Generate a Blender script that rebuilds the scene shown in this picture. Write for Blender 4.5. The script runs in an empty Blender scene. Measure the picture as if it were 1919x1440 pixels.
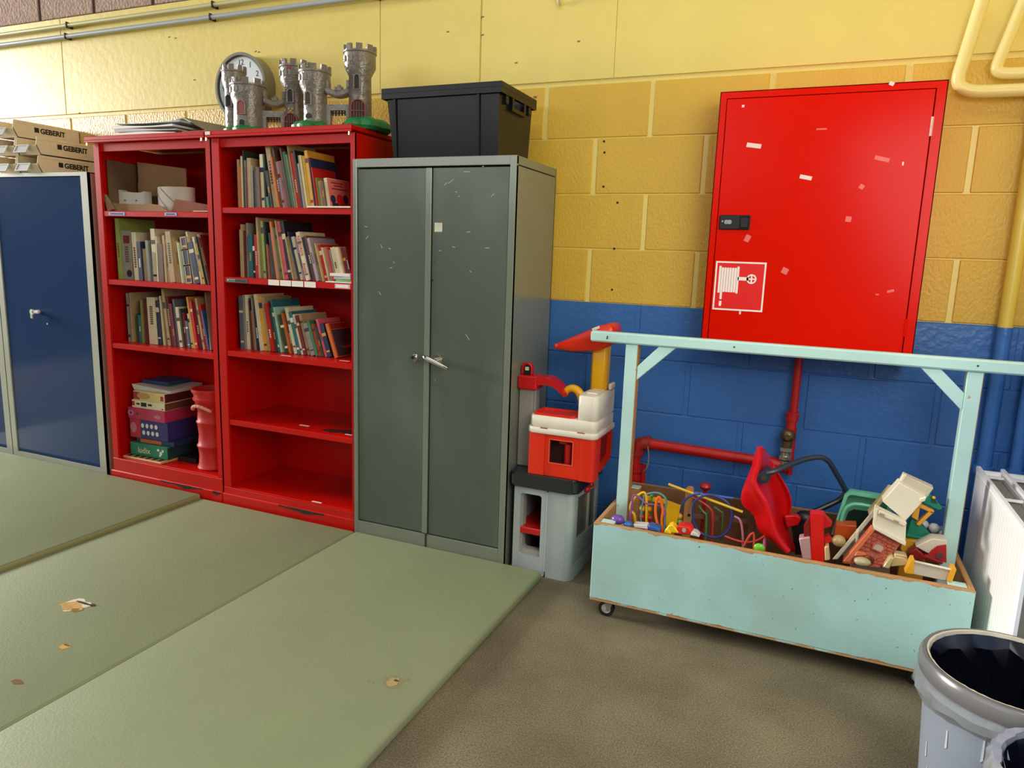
import bpy, bmesh, math, random
from mathutils import Vector as V, Matrix
random.seed(7)
SC = bpy.context.scene
COL = SC.collection
PI = math.pi

# ------------------------------------------------------------------ camera, light, exposure
cam_d = bpy.data.cameras.new('camera')
cam_d.sensor_width = 36.0
cam_d.lens = 36.0 * 1343.04 / 1919.0
cam_d.clip_start = 0.05
cam = bpy.data.objects.new('camera', cam_d)
COL.objects.link(cam)
_yaw, _pitch, _roll = -0.40312, 0.17642, 0.03439
_fw = V((math.sin(_yaw) * math.cos(_pitch), math.cos(_yaw) * math.cos(_pitch), -math.sin(_pitch)))
_r = V((math.cos(_yaw), -math.sin(_yaw), 0)); _u = _r.cross(_fw)
_r2 = math.cos(_roll) * _r + math.sin(_roll) * _u
_u2 = -math.sin(_roll) * _r + math.cos(_roll) * _u
cam.matrix_world = Matrix(((_r2.x, _u2.x, -_fw.x, 1.2842), (_r2.y, _u2.y, -_fw.y, -3.30573), (_r2.z, _u2.z, -_fw.z, 1.41781), (0, 0, 0, 1)))
SC.camera = cam

w = bpy.data.worlds.new('world'); SC.world = w; w.use_nodes = True
w.node_tree.nodes['Background'].inputs[0].default_value = (0.93, 0.97, 1.0, 1)
w.node_tree.nodes['Background'].inputs[1].default_value = 0.06

def area(name, loc, target, sx, sy, power, col=(1, 1, 1)):
    d = bpy.data.lights.new(name, 'AREA'); d.shape = 'RECTANGLE'; d.size = sx; d.size_y = sy
    d.energy = power; d.color = col
    o = bpy.data.objects.new(name, d); COL.objects.link(o)
    o.location = loc
    o.rotation_euler = (V(target) - V(loc)).to_track_quat('-Z', 'Y').to_euler()
    return o
# daylight through the tall window on the left side of the room and the windows behind the camera
area('window_daylight_left', (-11.0, -1.7, 3.1), (0.0, -1.0, 1.4), 3.6, 1.8, 1650, (1.0, 0.98, 0.93))
area('window_daylight_rear', (-3.2, -8.2, 3.3), (-0.2, 0.0, 1.6), 7.0, 1.5, 105, (0.98, 1.0, 0.99))
area('window_daylight_right', (2.10, -2.2, 1.75), (0.6, -1.4, 0.7), 2.0, 1.3, 66, (0.96, 0.98, 1.0))
area('skylight_daylight', (0.5, -2.0, 4.4), (0.5, -1.5, 0.0), 5.0, 1.2, 50, (1.0, 0.99, 0.96))

SC.view_settings.view_transform = 'Standard'
SC.view_settings.look = 'None'
SC.view_settings.gamma = 1.0
SC.view_settings.use_curve_mapping = False
SC.view_settings.exposure = 0.0

# ------------------------------------------------------------------ materials
def lin(c):
    return tuple((x / 12.92 if x <= 0.04045 else ((x + 0.055) / 1.055) ** 2.4) for x in c)
def hx(s):
    return lin(tuple(int(s[i:i + 2], 16) / 255 for i in (0, 2, 4)))
MATS = {}
def M(name, col, rough=0.5, metal=0.0, spec=0.5, var=0.0, vscale=4.0, bump=0.0, bscale=60.0, coat=0.0, alpha=1.0, stretch=None, pos=False, trans=0.0):
    if name in MATS: return MATS[name]
    m = bpy.data.materials.new(name); m.use_nodes = True
    nt = m.node_tree; b = nt.nodes['Principled BSDF']
    c = hx(col) if isinstance(col, str) else col
    b.inputs['Base Color'].default_value = (*c, 1)
    b.inputs['Roughness'].default_value = rough
    b.inputs['Metallic'].default_value = metal
    b.inputs['Specular IOR Level'].default_value = spec
    b.inputs['Coat Weight'].default_value = coat
    b.inputs['Alpha'].default_value = alpha
    b.inputs['Transmission Weight'].default_value = trans
    if var or bump:
        if pos:
            src = nt.nodes.new('ShaderNodeNewGeometry').outputs['Position']
        else:
            src = nt.nodes.new('ShaderNodeTexCoord').outputs['Object']
        if stretch:
            mp = nt.nodes.new('ShaderNodeMapping'); mp.inputs['Scale'].default_value = stretch
            nt.links.new(src, mp.inputs['Vector']); src = mp.outputs[0]
    if var:
        n = nt.nodes.new('ShaderNodeTexNoise'); n.inputs['Scale'].default_value = vscale; n.inputs['Detail'].default_value = 5
        n.inputs['Roughness'].default_value = 0.65
        nt.links.new(src, n.inputs['Vector'])
        mx = nt.nodes.new('ShaderNodeMix'); mx.data_type = 'RGBA'
        mx.inputs['A'].default_value = (*[max(0, x * (1 - var)) for x in c], 1)
        mx.inputs['B'].default_value = (*[min(1, x * (1 + var)) for x in c], 1)
        rp = nt.nodes.new('ShaderNodeMapRange'); rp.inputs['From Min'].default_value = 0.3; rp.inputs['From Max'].default_value = 0.7
        nt.links.new(n.outputs['Fac'], rp.inputs['Value'])
        nt.links.new(rp.outputs[0], mx.inputs['Factor'])
        nt.links.new(mx.outputs['Result'], b.inputs['Base Color'])
    if bump:
        n2 = nt.nodes.new('ShaderNodeTexNoise'); n2.inputs['Scale'].default_value = bscale; n2.inputs['Detail'].default_value = 3
        nt.links.new(src, n2.inputs['Vector'])
        bp = nt.nodes.new('ShaderNodeBump'); bp.inputs['Strength'].default_value = bump; bp.inputs['Distance'].default_value = 0.01
        nt.links.new(n2.outputs['Fac'], bp.inputs['Height'])
        nt.links.new(bp.outputs[0], b.inputs['Normal'])
    MATS[name] = m
    return m

def worn(name, base, under, rough=0.6, zlo=None, zhi=None, scale=9.0, amount=0.62, extra_scale=40, speck=0.72, band=0.02, dirt=None, speckcol=None, bump=0.15, stretch=(1, 1, 1)):
    """painted surface: worn-through specks, scuffed rim between zlo and zhi (world height), faint dirt clouds"""
    if name in MATS: return MATS[name]
    m = M(name, base, rough)
    nt = m.node_tree; b = nt.nodes['Principled BSDF']
    g = nt.nodes.new('ShaderNodeNewGeometry'); src = g.outputs['Position']
    mp = nt.nodes.new('ShaderNodeMapping'); mp.inputs['Scale'].default_value = stretch
    nt.links.new(src, mp.inputs['Vector'])
    def noise(sc, det=6):
        n = nt.nodes.new('ShaderNodeTexNoise'); n.inputs['Scale'].default_value = sc; n.inputs['Detail'].default_value = det
        nt.links.new(mp.outputs[0], n.inputs['Vector']); return n.outputs['Fac']
    def math_(op, a, bb, clamp=False):
        n = nt.nodes.new('ShaderNodeMath'); n.operation = op; n.use_clamp = clamp
        for i, x in enumerate((a, bb)):
            if isinstance(x, (int, float)): n.inputs[i].default_value = x
            else: nt.links.new(x, n.inputs[i])
        return n.outputs[0]
    def rng(v, a, bb, c=0.0, d=1.0):
        n = nt.nodes.new('ShaderNodeMapRange'); n.inputs['From Min'].default_value = a; n.inputs['From Max'].default_value = bb
        n.inputs['To Min'].default_value = c; n.inputs['To Max'].default_value = d
        nt.links.new(v, n.inputs['Value']); return n.outputs[0]
    def mix(f, A, B):
        n = nt.nodes.new('ShaderNodeMix'); n.data_type = 'RGBA'
        nt.links.new(f, n.inputs['Factor'])
        for k, x in (('A', A), ('B', B)):
            if isinstance(x, tuple): n.inputs[k].default_value = (*x, 1)
            else: nt.links.new(x, n.inputs[k])
        return n.outputs['Result']
    cb = hx(base); cu = hx(under)
    clouds = mix(rng(noise(3.0), 0.35, 0.65), tuple(x * 0.9 for x in cb), tuple(min(1, x * 1.08) for x in cb))
    if dirt:
        clouds = mix(rng(noise(2.2, 8), 0.5, 0.75, 0, 0.75), clouds, hx(dirt))
    f = rng(noise(extra_scale, 4), speck, speck + 0.02)
    if speckcol:
        clouds = mix(f, clouds, hx(speckcol)); f = rng(noise(extra_scale, 4), 2.0, 2.1)
    if zhi is not None or zlo is not None:
        sx = nt.nodes.new('ShaderNodeSeparateXYZ'); nt.links.new(src, sx.inputs[0])
        wob = rng(noise(scale, 5), 0.3, 0.7, -band, band)
        zz = math_('ADD', sx.outputs['Z'], wob)
        if zhi is not None:
            f = math_('MAXIMUM', f, rng(zz, zhi - 0.001, zhi + 0.001))
        if zlo is not None:
            f = math_('MAXIMUM', f, rng(zz, zlo + 0.001, zlo - 0.001))
    col = mix(f, clouds, cu)
    nt.links.new(col, b.inputs['Base Color'])
    if bump:
        bp = nt.nodes.new('ShaderNodeBump'); bp.inputs['Strength'].default_value = bump; bp.inputs['Distance'].default_value = 0.005
        nt.links.new(noise(70, 3), bp.inputs['Height']); nt.links.new(bp.outputs[0], b.inputs['Normal'])
    return m

# ------------------------------------------------------------------ mesh builder
OFF = {}      # world offset of each object's own frame
class B:
    def __init__(s):
        s.bm = bmesh.new(); s.mi = 0; s.T = None
    def _xf(s, p):
        p = V(p)
        return s.T @ p if s.T is not None else p
    def v(s, p): return s.bm.verts.new(s._xf(p))
    def face(s, vs):
        try:
            f = s.bm.faces.new(vs); f.material_index = s.mi; return f
        except ValueError:
            return None
    def poly(s, pts): return s.face([s.v(p) for p in pts])
    def box(s, x0, x1, y0, y1, z0, z1, bev=0.0, seg=1):
        vs = [s.v((x, y, z)) for z in (z0, z1) for y in (y0, y1) for x in (x0, x1)]
        q = [(0, 2, 3, 1), (4, 5, 7, 6), (0, 1, 5, 4), (2, 6, 7, 3), (0, 4, 6, 2), (1, 3, 7, 5)]
        fs = [s.face([vs[i] for i in f]) for f in q]
        if bev:
            es = list({e for f in fs for e in f.edges})
            r = bmesh.ops.bevel(s.bm, geom=es, offset=bev, segments=seg, affect='EDGES', profile=0.5)
            for f in r['faces']: f.material_index = s.mi
        return s
    def hexa(s, lo, hi, bev=0.0, seg=1):
        """two quads (4 points each, same winding): a tapered block"""
        a = [s.v(p) for p in lo]; b = [s.v(p) for p in hi]
        fs = [s.face(a[::-1]), s.face(b)]
        for i in range(4):
            j = (i + 1) % 4
            fs.append(s.face([a[i], a[j], b[j], b[i]]))
        if bev:
            es = list({e for f in fs if f for e in f.edges})
            r = bmesh.ops.bevel(s.bm, geom=es, offset=bev, segments=seg, affect='EDGES', profile=0.5)
            for f in r['faces']: f.material_index = s.mi
        return s
    def bar(s, p0, p1, w, d, up=(0, 1, 0), bev=0.0):
        """rectangular bar from p0 to p1; w across, d along 'up'"""
        p0 = V(p0); p1 = V(p1); t = (p1 - p0).normalized(); u = V(up)
        u = (u - t * u.dot(t)).normalized(); r = t.cross(u)
        q = lambda p: [p + r * a * w / 2 + u * b * d / 2 for a, b in ((-1, -1), (1, -1), (1, 1), (-1, 1))]
        return s.hexa(q(p0), q(p1), bev)
    def cyl(s, p0, p1, r, r2=None, n=16, caps=True):
        r2 = r if r2 is None else r2
        p0 = V(p0); p1 = V(p1); t = (p1 - p0).normalized()
        a = V((0, 0, 1)) if abs(t.z) < 0.9 else V((1, 0, 0))
        e1 = t.cross(a).normalized(); e2 = t.cross(e1)
        A = [s.v(p0 + (e1 * math.cos(2 * PI * i / n) + e2 * math.sin(2 * PI * i / n)) * r) for i in range(n)]
        C = [s.v(p1 + (e1 * math.cos(2 * PI * i / n) + e2 * math.sin(2 * PI * i / n)) * r2) for i in range(n)]
        for i in range(n):
            j = (i + 1) % n
            s.face([A[i], C[i], C[j], A[j]])
        if caps:
            s.face(A); s.face(C[::-1])
        return s
    def tube(s, pts, r, n=8, closed=False, smooth=0):
        pts = [V(p) for p in pts]
        for _ in range(smooth):
            q = [] if closed else [pts[0]]
            rngk = range(len(pts)) if closed else range(len(pts) - 1)
            for i in rngk:
                a = pts[i]; b = pts[(i + 1) % len(pts)]
                q += [a * 0.75 + b * 0.25, a * 0.25 + b * 0.75]
            if not closed: q.append(pts[-1])
            pts = q
        k = len(pts); rings = []; prev = None
        for i, p in enumerate(pts):
            a = pts[(i - 1) % k] if (closed or i) else p
            b = pts[(i + 1) % k] if (closed or i < k - 1) else p
            t = (b - a).normalized()
            if prev is None:
                h = V((0, 0, 1)) if abs(t.z) < 0.9 else V((1, 0, 0))
                e1 = t.cross(h).normalized()
            else:
                e1 = (prev - t * prev.dot(t)).normalized()
            prev = e1; e2 = t.cross(e1)
            if isinstance(r, (list, tuple)):
                q_ = i * (len(r) - 1) / (k - 1); i0 = min(int(q_), len(r) - 2); rr = r[i0] + (r[i0 + 1] - r[i0]) * (q_ - i0)
            else: rr = r
            rings.append([s.v(p + (e1 * math.cos(2 * PI * j / n) + e2 * math.sin(2 * PI * j / n)) * rr) for j in range(n)])
        m = k if closed else k - 1
        for i in range(m):
            A = rings[i]; C = rings[(i + 1) % k]
            for j in range(n):
                l = (j + 1) % n
                s.face([A[j], A[l], C[l], C[j]])
        if not closed:
            s.face(rings[0][::-1]); s.face(rings[-1])
        return s
    def prism(s, poly, a, b, ax='y', bev=0.0):
        """polygon given in the two remaining axes, extruded from a to b along ax"""
        def P(q, h):
            if ax == 'y': return (q[0], h, q[1])
            if ax == 'x': return (h, q[0], q[1])
            return (q[0], q[1], h)
        A = [s.v(P(q, a)) for q in poly]; C = [s.v(P(q, b)) for q in poly]
        n = len(poly)
        fs = [s.face(A), s.face(C[::-1])]
        for i in range(n):
            j = (i + 1) % n
            fs.append(s.face([A[i], C[i], C[j], A[j]]))
        if bev:
            es = list({e for f in fs if f for e in f.edges})
            r = bmesh.ops.bevel(s.bm, geom=es, offset=bev, segments=1, affect='EDGES', profile=0.5)
            for f in r['faces']: f.material_index = s.mi
        return s
    def lathe(s, prof, c=(0, 0, 0), n=24, sy=1.0):
        c = V(c); rings = []
        for r, z in prof:
            if r < 1e-6: rings.append([s.v(c + V((0, 0, z)))])
            else: rings.append([s.v(c + V((r * math.cos(2 * PI * i / n), sy * r * math.sin(2 * PI * i / n), z))) for i in range(n)])
        for A, C in zip(rings, rings[1:]):
            for i in range(n):
                j = (i + 1) % n
                if len(A) == 1 and len(C) == 1: continue
                if len(A) == 1: s.face([A[0], C[i], C[j]])
                elif len(C) == 1: s.face([A[i], C[0], A[j]])
                else: s.face([A[i], C[i], C[j], A[j]])
        return s
    def ball(s, c, r, n=12, sq=(1, 1, 1)):
        c = V(c); rings = []
        for k in range(1, n // 2):
            th = PI * k / (n // 2)
            rings.append([s.v(c + V((sq[0] * r * math.sin(th) * math.cos(2 * PI * i / n), sq[1] * r * math.sin(th) * math.sin(2 * PI * i / n), sq[2] * r * math.cos(th)))) for i in range(n)])
        t = s.v(c + V((0, 0, r * sq[2]))); bt = s.v(c - V((0, 0, r * sq[2])))
        for i in range(n):
            j = (i + 1) % n
            s.face([t, rings[0][i], rings[0][j]])
            s.face([bt, rings[-1][j], rings[-1][i]])
        for A, C in zip(rings, rings[1:]):
            for i in range(n):
                j = (i + 1) % n
                s.face([A[i], C[i], C[j], A[j]])
        return s
    def ring_frame(s, outer, inner, a, b, ax='y'):
        """frame with a hole: two polygons with equal point count, extruded a..b"""
        def P(q, h):
            if ax == 'y': return (q[0], h, q[1])
            if ax == 'x': return (h, q[0], q[1])
            return (q[0], q[1], h)
        o0 = [s.v(P(q, a)) for q in outer]; o1 = [s.v(P(q, b)) for q in outer]
        i0 = [s.v(P(q, a)) for q in inner]; i1 = [s.v(P(q, b)) for q in inner]
        n = len(outer)
        for k in range(n):
            j = (k + 1) % n
            s.face([o0[k], o0[j], i0[j], i0[k]]); s.face([o1[j], o1[k], i1[k], i1[j]])
            s.face([o0[j], o0[k], o1[k], o1[j]]); s.face([i0[k], i0[j], i1[j], i1[k]])
        return s
    def done(s, name, mats, parent=None, loc=None, smooth=35, sub=0):
        bm = s.bm
        bmesh.ops.recalc_face_normals(bm, faces=bm.faces[:])
        off = OFF[parent.name] if parent is not None else V(loc if loc is not None else (0, 0, 0))
        if parent is None and loc is None:
            lo = V((min(v.co.x for v in bm.verts), min(v.co.y for v in bm.verts), min(v.co.z for v in bm.verts)))
            hi = V((max(v.co.x for v in bm.verts), max(v.co.y for v in bm.verts), 0))
            off = V(((lo.x + hi.x) / 2, (lo.y + hi.y) / 2, lo.z))
        for v in bm.verts: v.co -= off
        me = bpy.data.meshes.new(name); bm.to_mesh(me); bm.free()
        for m in (mats if isinstance(mats, (list, tuple)) else [mats]): me.materials.append(m)
        if smooth:
            me.shade_smooth(); me.set_sharp_from_angle(angle=math.radians(smooth))
        o = bpy.data.objects.new(name, me); COL.objects.link(o)
        if parent is not None: o.parent = parent
        else: o.location = off
        OFF[o.name] = off
        if sub:
            md = o.modifiers.new('subsurf', 'SUBSURF'); md.levels = sub; md.render_levels = sub
        return o

def tag(o, label, cat=None, group=None, kind=None):
    o['label'] = label
    if cat: o['category'] = cat
    if group: o['group'] = group
    if kind: o['kind'] = kind
    return o
def thing(name, label, cat, loc, group=None):
    o = bpy.data.objects.new(name, None); COL.objects.link(o); o.location = loc; o.empty_display_size = 0.05
    OFF[o.name] = V(loc)
    return tag(o, label, cat, group)
def struct(o, label):
    o['kind'] = 'structure'; o['label'] = label; return o
def box_part(name, m, parent, *a, bev=0.0, label=None):
    o = B().box(*a, bev=bev).done(name, m, parent)
    if label: o['label'] = label
    return o

def text(name, body, size, m, parent, T, depth=0.0004, align='LEFT', sx=1.0, bold=0.0):
    """flat lettering as a mesh; T maps text x,y,z to world"""
    cu = bpy.data.curves.new(name, 'FONT'); cu.body = body; cu.size = size; cu.extrude = depth; cu.align_x = align
    cu.resolution_u = 3; cu.offset = bold
    tmp = bpy.data.objects.new(name + '_tmp', cu); COL.objects.link(tmp)
    dg = bpy.context.evaluated_depsgraph_get(); dg.update()
    me = bpy.data.meshes.new_from_object(tmp.evaluated_get(dg))
    bpy.data.objects.remove(tmp); bpy.data.curves.remove(cu)
    off = OFF[parent.name]
    for v in me.vertices:
        p = T @ V((v.co.x * sx, v.co.y, v.co.z)); v.co = p - off
    me.materials.clear(); me.materials.append(m)
    o = bpy.data.objects.new(name, me); COL.objects.link(o); o.parent = parent; OFF[o.name] = off
    return o
def basis(o, x, y, z):
    o = V(o); x = V(x); y = V(y); z = V(z)
    return Matrix(((x.x, y.x, z.x, o.x), (x.y, y.y, z.y, o.y), (x.z, y.z, z.z, o.z), (0, 0, 0, 1)))
def rot(c, ang, ax):
    return Matrix.Translation(V(c)) @ Matrix.Rotation(ang, 4, ax) @ Matrix.Translation(-V(c))
def arch(cx, z0, w, h, n=8):
    """arched outline (x,z), flat bottom"""
    r = w / 2
    return [(cx - r, z0), (cx + r, z0)] + [(cx + r * math.cos(PI * k / n), z0 + h - r + r * math.sin(PI * k / n)) for k in range(n + 1)]
def rrect(x0, x1, z0, z1, r, n=4):
    out = []
    for cx, cz, a in ((x1 - r, z1 - r, 0), (x0 + r, z1 - r, PI / 2), (x0 + r, z0 + r, PI), (x1 - r, z0 + r, 1.5 * PI)):
        for k in range(n + 1):
            t = a + PI / 2 * k / n
            out.append((cx + r * math.cos(t), cz + r * math.sin(t)))
    return out
# ------------------------------------------------------------------ structure
def carpet():
    m = M('carpet', '5c564c', 0.95, spec=0.2); nt = m.node_tree; b = nt.nodes['Principled BSDF']
    g = nt.nodes.new('ShaderNodeNewGeometry')
    n1 = nt.nodes.new('ShaderNodeTexNoise'); n1.inputs['Scale'].default_value = 190; n1.inputs['Detail'].default_value = 8; n1.inputs['Roughness'].default_value = 0.75
    n2 = nt.nodes.new('ShaderNodeTexNoise'); n2.inputs['Scale'].default_value = 3.0; n2.inputs['Detail'].default_value = 6
    for n in (n1, n2): nt.links.new(g.outputs['Position'], n.inputs['Vector'])
    r1 = nt.nodes.new('ShaderNodeValToRGB'); e = r1.color_ramp.elements
    e[0].position = 0.35; e[0].color = (*hx('4a4232'), 1); e[1].position = 0.72; e[1].color = (*hx('9a8e70'), 1)
    nt.links.new(n1.outputs['Fac'], r1.inputs['Fac'])
    mr = nt.nodes.new('ShaderNodeMapRange'); mr.inputs['From Min'].default_value = 0.3; mr.inputs['From Max'].default_value = 0.7
    mr.inputs['To Min'].default_value = 0.72; mr.inputs['To Max'].default_value = 1.15
    nt.links.new(n2.outputs['Fac'], mr.inputs['Value'])
    mx = nt.nodes.new('ShaderNodeVectorMath'); mx.operation = 'SCALE'
    nt.links.new(r1.outputs[0], mx.inputs[0]); nt.links.new(mr.outputs[0], mx.inputs['Scale'])
    nt.links.new(mx.outputs[0], b.inputs['Base Color'])
    bp = nt.nodes.new('ShaderNodeBump'); bp.inputs['Strength'].default_value = 0.25; bp.inputs['Distance'].default_value = 0.003
    nt.links.new(n1.outputs['Fac'], bp.inputs['Height']); nt.links.new(bp.outputs[0], b.inputs['Normal'])
    return m
YEL = M('yellow_wall_paint', 'd9b03e', 0.40, spec=0.45, var=0.05, vscale=3, bump=0.42, bscale=75, pos=True, stretch=(1.3, 1, 0.75))
YELS = M('yellow_smooth_paint', 'e6d070', 0.40, spec=0.6, var=0.05, vscale=2.2, bump=0.12, bscale=25, pos=True)
BLU = M('blue_wall_paint', '3a6cae', 0.30, spec=0.5, var=0.10, vscale=3, bump=0.25, bscale=40, pos=True)
RAW = M('bare_concrete', 'b39a8c', 0.95, spec=0.1, var=0.18, vscale=25, bump=0.9, bscale=60, pos=True)
struct(B().box(-7.0, 2.14, -7.0, 0.2, -0.1, 0.0).done('floor', carpet(), loc=(0, 0, 0)), 'dark brown grey needle felt carpet floor')
wb = B()
wb.mi = 0; wb.box(-7.0, 2.14, 0.0045, 0.25, 1.215, 2.80)
wb.mi = 1; wb.box(-7.0, 2.14, 0.0045, 0.25, 0.0, 1.215)
wb.mi = 2; wb.box(-7.0, 2.14, 0.010, 0.25, 2.80, 3.4)
wall = struct(wb.done('wall_back', [YELS, BLU, M('raw_mortar', '5f4a45', 0.95, spec=0.1)], loc=(0, 0, 0), smooth=0), 'concrete block wall painted yellow above blue')
wall['category'] = 'wall'
wr = B(); wr.mi = 0; wr.box(2.14, 2.3, -7.0, 0.25, 1.215, 3.4); wr.mi = 1; wr.box(2.14, 2.3, -7.0, 0.25, 0, 1.215)
struct(wr.done('wall_right', [YELS, BLU], loc=(2.14, 0, 0), smooth=0), 'side wall behind the white radiator painted yellow above blue')
_blk = {}
def block(x0, x1, z0, z1, m, gv=0.010, gh=0.002, y0=0.0):
    w_ = round(x1 - x0 - 2 * gv, 4); h_ = round(z1 - z0 - 2 * gh, 4)
    key = (w_, h_, m.name, y0)
    if key not in _blk:
        b = B(); b.box(-w_ / 2, w_ / 2, 0.0, 0.03, 0, h_, bev=0.004)
        o = b.done('block', m, None, loc=(0, 0, 0)); _blk[key] = o.data
    else:
        o = bpy.data.objects.new('block', _blk[key]); COL.objects.link(o)
    o.parent = wall; o.location = ((x0 + x1) / 2, y0, z0 + gh)
ZB = 1.215
for k in range(-5, 4):
    z0 = ZB + 0.25 * k; z1 = z0 + 0.25
    if z0 < -0.02: z0 = 0.0
    m = YEL if k >= 0 else BLU
    xs = [-4.275]
    if k == 3: xs = [-4.275, -3.775, -3.275, -2.775, -2.275, -1.775, -1.4, -1.0]
    elif k == 1: xs = [-4.5, -4.0, -3.5, -3.0, -2.5, -2.0, -1.5, -1.0]
    elif k % 2: xs = [-4.5, -4.0, -3.5, -3.0, -2.5, -2.0, -1.5, -1.0]
    else: xs = [-4.25, -3.75, -3.25, -2.75, -2.25, -1.75, -1.25, -0.75]
    while xs[-1] < 2.1: xs.append(xs[-1] + 0.5)
    xs[-1] = 2.15
    for a, b_ in zip(xs, xs[1:]):
        if b_ - a > 0.06:
            block(a, b_, z0, z1 - (0.012 if k == 3 else 0), m)
for k, o_ in ((0, 0.0), (1, 0.25)):
    for i in range(13):
        block(-4.51 + o_ + 0.5 * i, -4.01 + o_ + 0.5 * i, 2.80 + 0.25 * k, 3.05 + 0.25 * k, RAW, 0.013, 0.006, 0.004)
for a, b_ in ((-5.6, -3.315), (-3.31, -0.922), (-0.919, -0.353), (-0.345, 0.32), (0.321, 2.14)):
    g = 0.0002
    B().box(a + g, b_ - g, -0.004, 0.05, 2.222, 2.797, bev=0.0015).done('concrete_beam', YELS, wall)
# chips and screw holes in the wall paint
HOLE = M('dark_hole', '2a1a10', 0.9)
for x, z in ((0.291,1.950),(0.296,1.901),(0.300,1.749),(0.371,1.677),(0.368,1.469),(0.369,1.279)):
    B().cyl((x, -0.001, z), (x, 0.004, z), 0.0055, n=8).done('screw_hole', HOLE, wall)
CHIP = M('paint_chip', '8a7a56', 0.9)
for x, z in ((-0.057,2.161),(-1.735,2.486),(-1.713,2.481),(-0.529,2.487),(-0.342,2.538),(-0.340,2.457),(-3.189,2.225),(-2.381,2.613),(-2.331,2.603),(-2.198,2.365),(0.147,2.390),(-0.159,2.319)):
    B().box(x - 0.008, x + 0.008, -0.0055, 0.003, z - 0.004, z + 0.004, bev=0.002).done('paint_chip', CHIP, wall)

# ------------------------------------------------------------------ conduits and pipes on the wall
GALV = M('grey_conduit', 'a9b0b0', 0.4, spec=0.5)
GRNP = M('cream_conduit_paint', 'c4be88', 0.45)
DKM = M('dark_steel', '30302e', 0.4, metal=0.6)
def conduit(z, x0, x1, m, label, clips, r):
    t = thing('conduit', label, 'pipe', (x0, -0.03, z))
    B().cyl((x0, -0.033, z), (x1, -0.033, z + 0.012), r, n=12).done('tube', m, t)
    for cx in clips:
        zz = z + 0.012 * (cx - x0) / (x1 - x0)
        B().box(cx - 0.006, cx + 0.006, -0.049, 0.0, zz - 0.017, zz + 0.018, bev=0.003).done('clip', DKM, t)
conduit(2.735, -5.2, -0.3, GRNP, 'cream painted conduit along the top of the yellow wall, upper of two', (-3.2, -2.0, -0.9), 0.0125)
conduit(2.672, -5.2, -0.3, GALV, 'light grey conduit along the top of the yellow wall, lower of two', (-3.22, -2.02, -0.92), 0.0135)
tag(B().tube([(0.05, -0.012, 2.55), (0.05, -0.03, 2.57), (0.05, -0.03, 2.9)], 0.009, 8, smooth=1).done('wire_stub', GRNP), 'short cream painted rod hanging down the yellow wall above the black crate', 'rod')
PY = M('yellow_pipe_paint', 'e9d68c', 0.35)
tag(B().tube([(1.708, -0.055, 2.40), (1.675, -0.055, 2.20), (1.658, -0.055, 2.11), (1.70, -0.055, 2.078), (1.80, -0.055, 2.075), (2.13, -0.055, 2.075)], 0.0235, 12, smooth=3).done('heating_pipe', PY), 'bent cream yellow heating pipe nearest the red cabinet', 'pipe')
tag(B().tube([(1.845, -0.055, 2.42), (1.79, -0.055, 2.20), (1.777, -0.055, 2.15), (1.80, -0.055, 2.135), (1.88, -0.055, 2.133), (2.13, -0.055, 2.133)], 0.021, 12, smooth=3).done('heating_pipe', PY), 'bent cream yellow heating pipe in the upper right corner', 'pipe')
def riser(x, y, r, label, two):
    t = thing('riser_pipe', label, 'pipe', (x, y, 0.0))
    if two:
        B().cyl((x, y, 1.215), (x, y, 2.03), r, n=14).done('upper_tube', M('yellow_pipe_gloss', 'dcc050', 0.3), t)
        B().cyl((x, y, 0.06), (x, y, 1.215), r, n=14).done('lower_tube', BLU, t)
    else:
        B().cyl((x, y, 0.06), (x, y, 3.2 if two is None else 1.12), r, n=14).done('lower_tube', DKM if r < 0.016 else BLU, t)
    B().cyl((x, y, 0.64), (x, y, 0.668), r * 1.35, n=14).done('coupling', BLU, t)
    B().cyl((x, y, 0.0), (x, y, 0.07), r * 1.5, n=14).done('floor_collar', BLU, t)
riser(1.93, -0.06, 0.026, 'vertical pipe left of the radiator, yellow above and blue below', True)
riser(2.035, -0.07, 0.024, 'blue vertical pipe in the corner above the radiator', False)
riser(2.085, -0.10, 0.014, 'thin dark vertical pipe at the right edge above the radiator', False)
tag(B().box(1.985, 2.0, -0.03, 0.0, 1.80, 1.83, bev=0.003).done('pipe_bracket', PY), 'small yellow bracket on the wall right of the red cabinet', 'bracket')

# ------------------------------------------------------------------ red fire hose cabinet
RED = M('fire_red', 'dc1400', 0.22, spec=0.1, var=0.04, vscale=2)
WHT = M('white_print', 'f6ece2', 0.5)
BLK = M('black_plastic', '161616', 0.35)
CHR = M('chrome', 'd8d4cc', 0.18, metal=1.0)
hc = thing('hose_cabinet', 'red steel fire hose cabinet hanging on the block wall', 'cabinet', (1.22, 0, 1.06))
hx0, hx1, hy, hz0, hz1 = 0.827, 1.617, -0.216, 1.055, 2.090
b = B()
b.box(hx0, hx0 + 0.003, hy, 0, hz0, hz1); b.box(hx1 - 0.003, hx1, hy, 0, hz0, hz1)
b.box(hx0, hx1, hy, 0, hz1 - 0.003, hz1); b.box(hx0, hx1, hy, 0, hz0, hz0 + 0.003); b.box(hx0, hx1, -0.01, -0.003, hz0, hz1)
b.done('body', RED, hc)
b = B(); b.ring_frame([(hx0, hz0), (hx1, hz0), (hx1, hz1), (hx0, hz1)], [(hx0 + 0.026, hz0 + 0.026), (hx1 - 0.034, hz0 + 0.026), (hx1 - 0.034, hz1 - 0.026), (hx0 + 0.026, hz1 - 0.026)], hy, hy + 0.02)
b.done('frame', RED, hc)
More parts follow.
